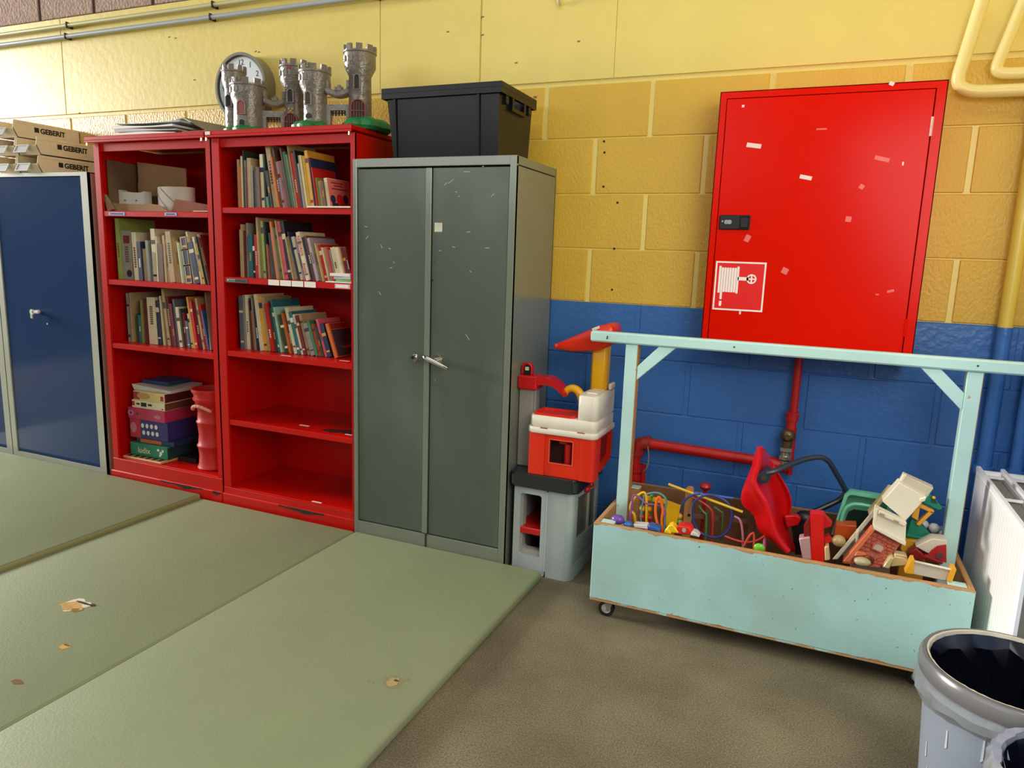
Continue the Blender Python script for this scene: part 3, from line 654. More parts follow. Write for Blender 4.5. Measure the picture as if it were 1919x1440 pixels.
 ('C1','third shelf, left red bookcase','books on the third shelf of the left bookcase',0.85,[(-2.4215,-0.3600,0.0211,0.2817,0.0010,0.22,'grey'),(-2.3952,-0.3554,0.0040,0.2318,0.0010,0.2,'cream'),(-2.3898,-0.3632,0.0073,0.2864,0.0010,0.22,'tan'),(-2.3373,-0.3641,0.0043,0.1679,0.0010,0.18,'darkgreen'),(-2.3316,-0.3606,0.0216,0.1616,0.0010,0.18,'teal'),(-2.3055,-0.3632,0.0179,0.2496,0.0010,0.2,'olive'),(-2.2863,-0.3621,0.0061,0.2540,0.0010,0.22,'brown'),(-2.2788,-0.3534,0.0179,0.2445,0.0010,0.2,'maroon'),(-2.2417,-0.3670,0.0607,0.2669,0.0226,0.22,'cream'),(-2.1796,-0.3617,0.0262,0.2526,0.0262,0.22,'navy'),(-2.1473,-0.3651,0.0076,0.2518,0.0486,0.22,'black'),(-2.1382,-0.3631,0.0070,0.2800,0.0523,0.22,'cream'),(-2.1298,-0.3530,0.0156,0.2613,0.0559,0.22,'olive'),(-2.1006,-0.3635,0.0186,0.3229,0.1057,0.22,'tan'),(-2.0805,-0.3591,0.0188,0.2798,0.1090,0.22,'maroon'),(-2.0566,-0.3621,0.0205,0.2408,0.1132,0.2,'maroon'),(-2.0345,-0.3572,0.0153,0.2668,0.0969,0.22,'slate'),(-2.0127,-0.3616,0.0236,0.2249,0.0992,0.2,'cream'),(-1.9825,-0.3659,0.0118,0.2175,0.0992,0.2,'darkgreen'),(-1.9693,-0.3618,0.0159,0.1964,0.0992,0.18,'maroon'),(-1.9512,-0.3622,0.0167,0.1513,0.0936,0.18,'slate'),(-1.9292,-0.3562,0.0141,0.1931,0.1245,0.18,'cream'),(-1.9087,-0.3598,0.0123,0.2871,0.1493,0.22,'amber'),(-1.8893,-0.3655,0.0170,0.2666,0.1369,0.22,'red'),(-1.8707,-0.3581,0.0221,0.2762,0.1217,0.22,'maroon'),(-1.8357,-0.3639,0.0136,0.2840,0.1651,0.22,'tan'),(-1.8203,-0.3606,0.0145,0.2501,0.1691,0.22,'red'),(-1.7993,-0.3652,0.0100,0.2204,0.1950,0.2,'blue'),(-1.7876,-0.3622,0.0196,0.3201,0.1991,0.22,'grey')])]
ALLB = {}
for key, where, group, z, lst in BOOKS:
    ALLB[key] = [book(i + 1, x, z + 0.0005, y, w_, h, ln, d, c, where, group) for i, (x, y, w_, h, ln, d, c) in enumerate(lst)]
def on_cover(o, T, w_, d, h, polys, m, name='cover_print', dx=0.0006):
    """flat print on the right cover: polygons in (depth, height)"""
    b = B(); b.T = T
    for p in polys: b.prism(p, w_, w_ + dx, 'x')
    return b.done(name, m, o, smooth=0)
def sq(a, c, e, f): return [(a, e), (c, e), (c, f), (a, f)]
# covers that can be seen on the last books of the rows
o, T = ALLB['A2'][30]; on_cover(o, T, BOOKS[0][4][30][2], .2, .25, [sq(.02, .185, .14, .22)], bmat('red')); on_cover(o, T, BOOKS[0][4][30][2], .2, .25, [sq(.02, .17, .225, .232)], bmat('black'), 'cover_title')
o, T = ALLB['A2'][36]
cw, ch = BOOKS[0][4][36][2], BOOKS[0][4][36][3]
on_cover(o, T, cw, .18, ch, [sq(.004, .176, .003, ch - .003)], M('pink_cover', 'd87868', 0.5))
on_cover(o, T, cw, .18, ch, [sq(.03 + .012 * k, .039 + .012 * k, ch * .84, ch * .88) for k in range(8)] + [sq(.05 + .014 * k, .06 + .014 * k, ch * .74, ch * .79) for k in range(5)] + [sq(.03 + .012 * k, .040 + .012 * k, ch * .64, ch * .68) for k in range(10)], bmat('maroon'), 'cover_title', .0010)
on_cover(o, T, cw, .18, ch, [[(.03 + .02 * math.cos(a * PI / 6), ch * .30 + .02 * math.sin(a * PI / 6)) for a in range(12)], [(.13 + .022 * math.cos(a * PI / 6), ch * .34 + .022 * math.sin(a * PI / 6)) for a in range(12)], sq(.02, .07, .004, ch * .18)], bmat('navy'), 'cover_figures', .0010)
on_cover(o, T, cw, .18, ch, [[(.085 + .028 * math.cos(a * PI / 6), ch * .28 + .03 * math.sin(a * PI / 6)) for a in range(12)], sq(.09, .165, .004, ch * .20)], bmat('red'), 'cover_figures', .0012)
o['label'] = 'small book with pink cover showing people, rightmost on the top shelf'
o, T = ALLB['C2'][30]
cw, ch = BOOKS[2][4][30][2], BOOKS[2][4][30][3]
on_cover(o, T, cw, .17, ch, [sq(.012, .168, .004, ch * .80)], M('cover_slate', '3c3c40', .5)); on_cover(o, T, cw, .17, ch, [sq(.012, .168, ch * .82, ch - .004)], M('cover_rust', '8c2c20', .5), 'cover_title'); on_cover(o, T, cw, .17, ch, [[(.04, ch * .30), (.10, ch * .22), (.15, ch * .26), (.14, ch * .34), (.09, ch * .29)]], M('cover_pale', '9a5c48', .5), 'cover_figures', .001)
o['label'] = 'orange backed book with a dark cover, last on the third shelf, right red bookcase'
# lettering on one spine and one cover
o, T = ALLB['B2'][25]
w_, h_ = BOOKS[1][4][25][2], BOOKS[1][4][25][3]
text('spine_title', 'RECORDS', w_ * 0.95, bmat('red'), o, T @ basis((w_ * .16, -.0008, h_ * .93), (0, 0, -1), (1, 0, 0), (0, -1, 0)), sx=1.1)
text('spine_title', 'Boekje', w_ * 0.85, bmat('red'), o, T @ basis((w_ * .16, -.0008, h_ * .36), (0, 0, -1), (1, 0, 0), (0, -1, 0)), sx=1.0)
o['label'] = 'thick cream book with red lettering down its spine, right red bookcase'
o, T = ALLB['C1'][28]
w_, h_ = BOOKS[4][4][28][2], BOOKS[4][4][28][3]
on_cover(o, T, w_, .22, h_, [sq(.002, .218, .002, h_ - .002)], M('taupe_cover', '8a7d68', .5))
text('cover_title', 'LE', .045, bmat('black'), o, T @ basis((w_ + .0012, .07, h_ - .075), (0, 1, 0), (0, 0, 1), (1, 0, 0)))
text('cover_title', 'GO', .085, bmat('brown'), o, T @ basis((w_ + .0012, .045, h_ - .16), (0, 1, 0), (0, 0, 1), (1, 0, 0)))
o.rotation_euler[2] = -.50
o['label'] = 'grey brown picture book with big lettering, last on its shelf, left red bookcase'
o, T = ALLB['B1'][17]
w_, h_ = BOOKS[3][4][17][2], BOOKS[3][4][17][3]
b = B(); b.T = T
for a, c in ((.02, .36), (.40, .70), (.74, .97)):
    b.ring_frame([(-.001, h_ * a - .008), (w_ + .001, h_ * a - .008), (w_ + .001, h_ * c + .008), (-.001, h_ * c + .008)], [(w_ * .2, h_ * a), (w_ * .9, h_ * a), (w_ * .9, h_ * c), (w_ * .2, h_ * c)], -.0012, 0)
b.done('picture_frames', bmat('tan'), o, smooth=0)
o['label'] = 'navy book with three pale framed pictures on its spine in the left red bookcase'
o, T = ALLB['B1'][1]
w_, h_ = BOOKS[3][4][1][2], BOOKS[3][4][1][3]
b = B(); b.T = T; b.box(w_ * .2, w_ * .85, -.001, 0, h_ * .74, h_ * .9); b.done('spine_label', bmat('maroon'), o, smooth=0)
b = B(); b.T = T; b.cyl((w_ * .65, 0.001, h_ * .13), (w_ * .65, -.0015, h_ * .13), w_ * .26, n=18); b.done('finger_hole', bmat('black'), o)
o['label'] = 'thick grey lever arch file with round finger hole in the left red bookcase'; o['category'] = 'binder'; del o['group']
# loose booklets lying on the shelves
def slab(name, label, cat, c, w_, d, h, a, m, mp=None, group=None, z=None):
    b = B(); b.T = Matrix.Translation(V(c)) @ Matrix.Rotation(a, 4, 'Z')
    b.box(-w_ / 2, w_ / 2, -d / 2, d / 2, 0, h, bev=min(.001, h / 4))
    return tag(b.done(name, m, None, loc=c), label, cat, group)
slab('booklet', 'thin white booklet lying flat under the last books on the top shelf', 'booklet', (-.905, -.447, 1.6145), .25, .025, .007, 0, PAPW)
sp = M('paper_white', 'f0ece4', .6)
slab('booklet', 'lowest of the small booklets lying at the right end of the second shelf, white', 'booklet', (-.855, -.428, 1.2635), .155, .05, .005, 0, sp)
slab('booklet', 'green booklet in the little pile at the right end of the second shelf', 'booklet', (-.825, -.425, 1.269), .09, .05, .012, .05, M('green_paper', '8fc47c', .6))
slab('booklet', 'grey booklet in the little pile at the right end of the second shelf', 'booklet', (-.832, -.427, 1.2815), .10, .055, .013, -.04, M('grey_paper', 'b8b4b4', .6))
slab('booklet', 'topmost white booklet of the little pile on the second shelf', 'booklet', (-.845, -.43, 1.295), .112, .055, .014, .06, sp)
slab('paper_sheet', 'pale paper lying at the right front corner of the cardboard shelf', 'paper', (-1.72, -.445, 1.5905), .10, .02, .004, 0, M('cream_sheet', 'f4e0c8', .7))

# ------------------------------------------------------------------ cardboard odds and ends
CARD = M('cardboard', '9c7a56', .85, var=.12, vscale=9, bump=.1, bscale=50)
CARDD = M('cardboard_dark', '6a5238', .85, var=.12, vscale=9)
CARDL = M('white_card', 'd8d4c4', .8, var=.08, vscale=12)
def card(name, label, pts, y0, th, m, lean=0.0, skew=0.0, extra=None):
    """upright sheet: outline in x,z"""
    x0 = min(p[0] for p in pts); z0 = min(p[1] for p in pts)
    b = B(); b.T = Matrix.Translation((x0, y0, z0)) @ Matrix.Rotation(skew, 4, 'Z') @ Matrix.Rotation(lean, 4, 'X') @ Matrix.Translation((-x0, 0, -z0))
    b.prism(pts, 0, th, 'y')
    return tag(b.done(name, m, None, loc=(x0, y0, z0), smooth=0), label, 'cardboard'), b
z = 1.5905
b = B(); b.prism([(-.40, z), (-.06, z), (-.06, 1.86), (-.40, 1.872)], -2.462, -2.457, 'x')
tag(b.done('cardboard_sheet', CARDD, None, loc=(-2.46, -.23, z), smooth=0), 'dark cardboard sheet standing against the left side of the cardboard shelf', 'cardboard')
def rag(x, za, zb, n, amp):
    return [(x + random.uniform(-amp, amp), za + (zb - za) * k / n) for k in range(n + 1)]
card('cardboard_sheet', 'large pale brown cardboard panel with torn left edge on the cardboard shelf', [(-2.40, z), (-2.055, z), (-2.055, 1.838)] + rag(-2.412, 1.878, z, 9, .006), -.245, .006, CARD, skew=.05)
o_ = card('card_box', 'small white card box with two blue spots on the top shelf of the left bookcase', [(-2.455, z), (-2.255, z), (-2.255, 1.705)] + [(-2.255 - .2 * k / 7, 1.70 + random.uniform(-.004, .008)) for k in range(1, 7)] + [(-2.455, 1.715)], -.34, .05, CARDL)[0]
for x in (-2.405, -2.315):
    B().cyl((x, -.3395, 1.655), (x, -.341, 1.653), .007, n=8).done('blue_spot', M('blue_ink', '3a6a9a', .7), o_)
b = B(); N = 20
pr = [(.098 * math.cos(t) * 1.25, .085 * math.sin(t)) for t in [2 * PI * k / N for k in range(N)]]
b.prism([(-2.03 + p[0], -.320 + p[1] * .75) for p in pr], z, z + .135, 'z')
o_ = tag(b.done('paper_roll', M('paper_wrap', 'c0b4a4', .75, var=.1, vscale=10), None, loc=(-2.03, -.320, z)), 'round pale paper wrapped packet in front of the cardboard panel', 'package')
for k in range(2):
    b = B(); b.tube([(-2.03 + 1.255 * .098 * math.cos(t), -.320 + .0655 * math.sin(t), z + .13 - (t - a0) * .09) for a0 in (3.5 + .75 * k,) for t in [a0 + .12 * q for q in range(11)]], .0012, 5); b.done('wrap_seam', bmat('brown'), o_)
card('cardboard_strip', 'low cardboard strip lying along the front left of the top shelf', [(-2.45, z), (-1.99, z), (-2.06, z + .035), (-2.13, z + .042), (-2.25, z + .04), (-2.455, z + .045)], -.405, .005, CARD, skew=-.02)
card('cardboard_strip', 'folded brown cardboard flap at the front right of the top shelf', [(-1.985, z), (-1.70, z), (-1.70, z + .035), (-1.85, z + .055), (-1.955, z + .068)], -.40, .005, M('cardboard_red', '96604c', .8, var=.1, vscale=9), skew=.10)
card('cardboard_strip', 'short bent cardboard corner at the far left of the top shelf', [(-2.44, z), (-2.425, z), (-2.40, z + .01), (-2.46, z + .09), (-2.468, z + .09)], -.43, .02, CARD)

# ------------------------------------------------------------------ papers on the left bookcase
zt = 1.9865
stk = [(-2.30, .30, .012, 0.0, sp), (-2.29, .31, .010, .03, M('magazine_grey', 'c8c4c0', .6)), (-2.31, .33, .012, -.02, sp), (-2.27, .34, .006, .05, M('magazine_blue', 'aab4b8', .5))]
zz = zt
nm = ['lowest white stack of paper on top of the left red bookcase', 'grey magazine second from the bottom of the pile on the left bookcase', 'thick white magazine in the pile on top of the left bookcase', 'pale blue grey magazine on top of the pile above the left bookcase']
for k, (x, w_, h, a, m) in enumerate(stk):
    b = B(); b.T = Matrix.Translation((x + .185, -.30, zz)) @ Matrix.Rotation(a * .5, 4, 'Z')
    n = 8
    top = [(-.225 + .45 * i / n, h + .006 * math.sin(i * .5 + k)) for i in range(n + 1)]
    b.prism([(-.225, 0), (.225, 0)] + top[::-1], -.14, .14, 'y')
    tag(b.done('magazine', m, None, loc=(x + .185, -.30, zz)), nm[k], 'magazine'); zz += h + .008
b = B(); b.T = Matrix.Translation((-1.90, -.22, zt)) @ Matrix.Rotation(-.12, 4, 'Z')
b.prism([(-.06, .092), (.0, .096), (.205, .014), (.20, .012), (-.0, .090), (-.06, .086)], -.14, .14, 'y')
tag(b.done('folder', M('folder_brown', '8f8468', .6), None, loc=(-1.90, -.22, zt)), 'sagging brown paper folder leaning on the magazine pile', 'folder')
slab('wooden_board', 'flat brown board lying under the folder on the left bookcase', 'board', (-1.765, -.32, zt), .17, .22, .010, .0, M('board_brown', 'a07048', .6))

# ------------------------------------------------------------------ blue lockers
LGY = M('locker_frame_grey', 'a9ab98', .5, var=.06, vscale=6, pos=True)
LBL2 = M('locker_blue', '2c4168', .12, spec=.35, var=.05, vscale=1.5, pos=True)
def locker(x0, x1, label, handle):
    t = thing('locker', label, 'locker', ((x0 + x1) / 2, -.21, 0))
    b = B(); b.box(x0, x0 + .004, -.42, -.004, .0, 1.805); b.box(x1 - .004, x1, -.42, -.004, .0, 1.805); b.box(x0, x1, -.42, -.004, 1.80, 1.805); b.box(x0, x1, -.012, -.004, 0, 1.80)
    b.done('carcass', LGY, t)
    b = B(); b.ring_frame([(x0, .02), (x1, .02), (x1, 1.806), (x0, 1.806)], [(x0 + .045, .06), (x1 - .055, .06), (x1 - .055, 1.785), (x0 + .045, 1.785)], -.421, -.40)
    b.done('door_frame', LGY, t)
    d = B().box(x0 + .047, x1 - .057, -.415, -.402, .062, 1.782, bev=.002).done('door', LBL2, t)
    b = B(); b.box(x0 + .004, x1 - .004, -.40, -.39, 0, .05); b.done('toe_kick', DKM, t)
    if handle:
        b = B(); b.cyl((-3.115, -.415, .986), (-3.115, -.452, .986), .012, n=14); b.cyl((-3.115, -.452, .986), (-3.115, -.462, .986), .017, n=14); b.box(-3.112, -3.055, -.462, -.450, .978, .996, bev=.004); b.box(-3.133, -3.118, -.460, -.450, .945, .985, bev=.003)
        b.done('door_handle', M('white_plastic', 'dcd8cc', .4), d)
        B().cyl((-3.045, -.414, .915), (-3.045, -.4175, .915), .006, n=10).done('keyhole', M('pale_plastic', 'a8b4c0', .4), d)
locker(-3.475, -2.600, 'blue steel locker in a pale grey frame left of the red bookcases', True)
locker(-4.36, -3.482, 'second blue locker showing only as a sliver at the left edge', False)

# ------------------------------------------------------------------ stacked picking bins on the locker
BINM = M('bin_plastic', 'ecd8b4', .55, spec=.3)
BINW = M('bin_label_holder', 'c8cac4', .4)
def picking_bin(x1, z0, label, plate=True):
    x0 = x1 - .185; t = thing('storage_bin', label, 'bin', ((x0 + x1) / 2, -.21, z0))
    h = .100; yf, yb = -.42, -.004; lip = .052
    b = B(); th = .004
    side = [(yf + .022, z0), (yb, z0), (yb, z0 + h), (yf + .004, z0 + h), (yf - .004, z0 + lip)]
    b.prism(side, x1 - th, x1, 'x'); b.prism(side, x0, x0 + th, 'x')
    b.box(x0, x1, yf + .022, yb, z0, z0 + th); b.box(x0, x1, yb - th, yb, z0, z0 + h)
    b.hexa([(x0, yf + .022, z0), (x1, yf + .022, z0), (x1, yf + .026, z0), (x0, yf + .026, z0)], [(x0, yf - .004, z0 + lip), (x1, yf - .004, z0 + lip), (x1, yf, z0 + lip), (x0, yf, z0 + lip)])
    for y in (yf + .075, yf + .12, yb - .10, yb - .06): b.box(x1, x1 + .0015, y - .001, y + .001, z0 + .004, z0 + h - .002)
    b.box(x1, x1 + .002, yf + .02, yb, z0 + h - .014, z0 + h - .011)
    b.done('tray', BINM, t)
    xm = (x0 + x1) / 2 - .02
    p = B(); p.T = Matrix.Translation((xm, yf - .004, z0 + lip)) @ Matrix.Rotation(-.46, 4, 'X')
    p.ring_frame([(-.058, -.052), (.058, -.052), (.058, 0), (-.058, 0)], [(-.048, -.045), (.048, -.045), (.048, -.007), (-.048, -.007)], -.006, 0)
    hl = p.done('label_holder', BINW, t)
    p = B(); p.T = Matrix.Translation((xm, yf - .004, z0 + lip)) @ Matrix.Rotation(-.46, 4, 'X'); p.box(-.048, .048, -.003, -.001, -.045, -.007); p.done('label_card', M('bin_card', 'b4b2ac', .6), hl)
    s = B(); s.box(x1 + .0003, x1 + .0012, yf + .125, yf + .153, z0 + .045, z0 + .073); s.done('logo_square', M('logo_black', '1c1a18', .5), t)
    text('lettering', 'GEBERIT', .041, M('logo_black', '1c1a18', .5), t, basis((x1 + .0008, yf + .160, z0 + .0440), (0, 1, 0), (0, 0, 1), (1, 0, 0)), sx=1.03, bold=.0016)
    return t
zb = 1.807
GRP = 'picking bins on the blue lockers'
for r in range(3):
    if r < 2: picking_bin(-3.008, zb + .104 * r, ('lower' if r == 0 else 'upper') + ' cream storage bin of the right hand stack on the blue locker')
    picking_bin(-3.203, zb + .104 * r, ('bottom', 'middle', 'top')[r] + ' cream storage bin of the left hand stack of three on the blue locker')

# ------------------------------------------------------------------ grey steel cupboard
GRY = M('cupboard_grey', '757b6c', .22, spec=.9, var=.06, vscale=2.0, pos=True)
GRYD = worn('cupboard_door_grey', '525b50', '98a69a', .30, extra_scale=38, speck=.76, bump=0.0, dirt='6c786e', stretch=(1, 1, .45))
gc = thing('cupboard', 'dark grey two door steel cupboard with a chrome handle', 'cupboard', (-.345, -.24, 0))
gx0, gx1, gy, gz = -.752, .066, -.478, 1.831
b = B(); b.box(gx0, gx0 + .004, gy + .001, -.004, 0, gz); b.box(gx1 - .004, gx1, gy + .001, -.004, 0, 1.79); b.box(gx0, gx1, -.010, -.004, 0, gz)
b.box(gx0, gx1, gy + .001, -.004, gz - .036, gz, bev=.002); b.done('carcass', GRY, gc)
b = B(); b.box(gx0, gx0 + .021, gy, gy + .02, 0, gz, bev=.0015); b.box(gx1 - .030, gx1, gy, gy + .02, 0, gz, bev=.0015); b.box(gx0 + .021, gx1 - .030, gy, gy + .02, gz - .038, gz, bev=.0015); b.box(gx0 + .021, gx1 - .030, gy, gy + .02, 0, .096, bev=.0015)
b.done('front_frame', GRY, gc)
dl = B().box(-.727, -.3395, gy + .006, gy + .022, .101, 1.786, bev=.002).done('door', GRYD, gc)
dr = B().box(-.3335, .033, gy + .006, gy + .022, .101, 1.786, bev=.002).done('door', GRYD, gc)
b = B(); b.box(-.366, -.3385, gy + .001, gy + .007, .101, 1.786, bev=.0015); b.done('overlap_strip', GRY, dl)
b = B(); b.box(-.347, -.337, gy - .001, gy + .004, .03, .10); b.done('rust_streak', M('rust', '3a2018', .9), gc)
b = B(); b.cyl((-.415, gy + .006, .945), (-.415, gy, .945), .020, n=18); b.cyl((-.415, gy, .945), (-.415, gy - .016, .945), .013, .011, n=16); b.cyl((-.415, gy + .004, .967), (-.415, gy - .004, .967), .005, n=8); b.cyl((-.415, gy + .004, .923), (-.415, gy - .004, .923), .005, n=8); b.done('lock', CHR, dl)
B().cyl((-.415, gy - .0155, .945), (-.415, gy - .0165, .945), .0085, n=14).done('key_slot', BLK, dl)
b = B(); b.cyl((-.290, gy + .006, .944), (-.290, gy - .002, .944), .024, n=20); b.cyl((-.290, gy + .002, .944), (-.290, gy - .045, .944), .0085, n=12)
b.tube([(-.337, gy - .045, .958), (-.325, gy - .05, .956), (-.29, gy - .052, .945), (-.25, gy - .052, .930), (-.215, gy - .050, .917)], [.009, .0115, .0125, .011, .006], 12, smooth=1)
b.done('door_handle', CHR, dr)
B().box(-.322, -.283, gy + .0045, gy + .0065, 1.512, 1.552, bev=.001).done('paper_label', M('old_label', 'c8c8b0', .7, var=.15, vscale=40), dr)
for x, z_ in ((-.324, 1.385), (-.33, 1.30)): B().cyl((x, gy + .007, z_), (x, gy + .004, z_), .005, n=8).done('screw', CHR if z_ > 1.35 else BLK, dr)
for (x, z_, l, a) in ((-0.683,1.529,0.016,0.2),(-0.598,1.442,0.018,1.2),(-0.555,1.433,0.012,0.3),(-0.244,1.728,0.03,-0.6),(-0.168,1.767,0.03,0),(-0.204,1.665,0.008,0),(-0.044,1.669,0.02,-0.7),(-0.062,1.449,0.02,0),(-0.225,1.449,0.015,0.2),(-0.154,1.515,0.02,-0.1),(-0.217,1.683,0.01,0),(-0.139,1.346,0.01,0.5),(-0.607,1.227,0.02,1),(-0.532,1.372,0.01,1.1),(-0.546,1.347,0.012,-0.4),(-0.677,1.481,0.02,-0.9),(-0.147,1.058,0.03,0.9),(-0.270,1.717,0.02,-0.7),(-0.092,1.788,0.008,0),(-0.292,1.431,0.01,0)):
    b = B(); b.T = rot((x, 0, z_), a, 'Y'); b.box(x - l / 2, x + l / 2, gy + .0055, gy + .0063, z_ - .0016, z_ + .0016); b.done('scratch', M('scratch_grey', '9aa8a0', .5), dl if x < -.34 else dr)

# ------------------------------------------------------------------ black crate
CRB = M('crate_black', '101211', .28, spec=.3, var=.15, vscale=14)
cr = thing('crate', 'black plastic storage crate standing on the grey cupboard', 'crate', (-.30, -.26, 1.832))
z0, z1 = 1.832, 2.108
bl, br, bf, bb = -.552, -.038, -.445, -.115
tl, tr, tf, tb = -.580, -.030, -.462, -.100
b = B(); th = .004
def rectz(l, r, f, k, z): return [(l, f, z), (r, f, z), (r, k, z), (l, k, z)]
lo = rectz(bl, br, bf, bb, z0); hi = rectz(tl, tr, tf, tb, z1)
L = [b.v(p) for p in lo]; H = [b.v(p) for p in hi]
li = [b.v(p) for p in rectz(bl + th, br - th, bf + th, bb - th, z0 + th)]; hi_ = [b.v(p) for p in rectz(tl + th, tr - th, tf + th, tb - th, z1)]
b.face(L[::-1]); b.face(li)
for i in (0, 2, 3):
    j = (i + 1) % 4
    b.face([L[i], L[j], H[j], H[i]]); b.face([li[j], li[i], hi_[i], hi_[j]])
# right wall with hand hole
def rw(y, z, inn=0):
    t = (z - z0) / (z1 - z0)
    return (br + (tr - br) * t - inn, y, z)
for inn in (0, th):
    zh0, zh1, ya, yb_ = 2.045, 2.085, -.335, -.225
    f0 = bf; k0 = bb
    e = lambda z: (bf + (tf - bf) * (z - z0) / (z1 - z0), bb + (tb - bb) * (z - z0) / (z1 - z0))
    for (za, zb_, yl, yr) in ((z0, zh0, None, None), (zh1, z1, None, None), (zh0, zh1, None, ya), (zh0, zh1, yb_, None)):
        p = [rw(e(za)[0] if yl is None else yl, za, inn), rw(e(za)[1] if yr is None else yr, za, inn), rw(e(zb_)[1] if yr is None else yr, zb_, inn), rw(e(zb_)[0] if yl is None else yl, zb_, inn)]
        b.poly(p if inn == 0 else p[::-1])
b.done('shell', CRB, cr, smooth=20)
b = B()
b.ring_frame([(tl - .018, tf - .014), (tr + .016, tf - .014), (tr + .016, tb + .014), (tl - .018, tb + .014)], [(tl + .004, tf + .004), (tr - .004, tf + .004), (tr - .004, tb - .004), (tl + .004, tb - .004)], z1 - .004, z1 + .018, 'z')
b.ring_frame([(tl - .018, tf - .014), (tr + .016, tf - .014), (tr + .016, tb + .014), (tl - .018, tb + .014)], [(tl - .014, tf - .010), (tr + .012, tf - .010), (tr + .012, tb + .010), (tl - .014, tb + .010)], z1 - .026, z1 - .003, 'z')
b.done('rim', CRB, cr)
b = B()
for x in (-.535, -.125):
    b.hexa([(x - .004, bf - .006, z0), (x + .004, bf - .006, z0), (x + .004, bf + .002, z0), (x - .004, bf + .002, z0)], [(x - .007, tf - .008, z1 - .02), (x + .005, tf - .008, z1 - .02), (x + .005, tf + .002, z1 - .02), (x - .007, tf + .002, z1 - .02)])
b.done('front_rib', CRB, cr)
b = B()
hb = [(-.355, 2.03), (-.205, 2.03), (-.205, 2.10), (-.355, 2.10)]; hin = [(-.335, 2.045), (-.225, 2.045), (-.225, 2.085), (-.335, 2.085)]
b.ring_frame(hb, hin, tr - .006, tr + .014, 'x'); b.done('handle_frame', CRB, cr)
b = B()
for y in (-.40, -.15): b.box(tr - .004, tr + .012, y - .012, y + .012, z1 - .06, z1 - .02, bev=.003)
b.done('side_rib', CRB, cr)

# ------------------------------------------------------------------ wall clock
ck = thing('wall_clock', 'round grey wall clock hanging on the yellow wall behind the toy castle', 'clock', (-1.80, 0, 2.14))
cc = V((-1.775, 0, 2.285)); R = .175
b = B(); N = 48
ringp = lambda r: [(cc.x + r * math.cos(2 * PI * k / N), cc.z + r * math.sin(2 * PI * k / N)) for k in range(N)]
b.ring_frame(ringp(R), ringp(R - .012), -.085, -.001); b.ring_frame(ringp(R + .004), ringp(R - .010), -.090, -.083)
b.done('case', M('clock_case', '8c8878', .35, metal=.4), ck)
b = B(); b.prism(ringp(R - .011), -.076, -.070); fc = b.done('dial', M('clock_dial', 'dfe4e6', .4), ck)
b = B(); b.ring_frame(ringp(R - .010), ringp(R - .016), -.082, -.0745); b.done('inner_ring', M('dark_ring', '3a3a3a', .4), ck)
for k in range(1, 13):
    a = PI / 2 - 2 * PI * k / 12; r = R - .045
    text('numeral', str(k), .042, BLK, fc, basis((cc.x + r * math.cos(a), -.0765, cc.z + r * math.sin(a) - .014), (1, 0, 0), (0, 0, 1), (0, -1, 0)), align='CENTER')
b = B(); b.bar((cc.x, -.078, cc.z), (cc.x - .05, -.078, cc.z - .06), .008, .001, (0, 1, 0)); b.bar((cc.x, -.080, cc.z), (cc.x + .09, -.080, cc.z - .08), .005, .001, (0, 1, 0)); b.done('hands', BLK, ck)

# ------------------------------------------------------------------ toy castle
CST = M('castle_grey', '766d61', .30, spec=.9, metal=.0, var=.12, vscale=22, bump=.45, bscale=48)
CDK = M('castle_dark', '2a2622', .6)
CRD = M('castle_red', '8a4038', .5)
CGR = M('castle_green', '1f7a3c', .45, var=.2, vscale=20, bump=.4, bscale=50)
cs = thing('toy_castle', 'grey plastic toy castle with five towers on the right red bookcase', 'toy castle', (-1.2, -.30, 1.9865))
CZ = 1.9865
def tower(x, y, r, ztop, crown, zc):
    """crown radius and height where the crown starts"""
    prof = [(0, CZ), (r * 1.03, CZ), (r, CZ + .05), (r * .97, zc - .03), (crown, zc + .01), (crown, ztop - .022), (crown * 1.06, ztop - .020), (crown * 1.06, ztop - .012), (crown * .86, ztop - .012), (crown * .86, ztop - .03), (0, ztop - .03)]
    b = B(); b.lathe([(p[0], p[1]) for p in prof], (x, y, 0), 24); t = b.done('tower', CST, cs, smooth=50)
    b = B(); n = 9
    for k in range(n):
        a0 = 2 * PI * k / n + .2; a1 = a0 + 2 * PI / n * .55
        ri, ro = crown * .86, crown * 1.06
        pl = [(x + rr * math.cos(a), y + rr * math.sin(a)) for rr, a in ((ri, a0), (ri, (a0 + a1) / 2), (ri, a1), (ro, a1), (ro, (a0 + a1) / 2), (ro, a0))]
        b.prism(pl, ztop - .013, ztop + .012, 'z')
    b.done('battlement', CST, t)
    return t
def on_tower(t, x, y, r, ang, z, w_, h, name, m, depth=.003, frame=None):
    """arched patch laid on a tower side, facing direction ang (0 = +x, -90 = front)"""
    a = math.radians(ang); nrm = V((math.cos(a), math.sin(a), 0)); tx = V((-math.sin(a), math.cos(a), 0))
    T = basis(V((x, y, z)) + nrm * r, tx, -nrm, (0, 0, 1))
    b = B(); b.T = T; b.prism(arch(0, 0, w_, h), -depth, .012, 'y'); o = b.done(name, m, t)
    if frame:
        b = B(); b.T = T; A = arch(0, -.002, w_ + .012, h + .008); I = arch(0, .001, w_, h); b.ring_frame(A, I, -depth - .004, .010); b.done('surround', frame, t)
    return o
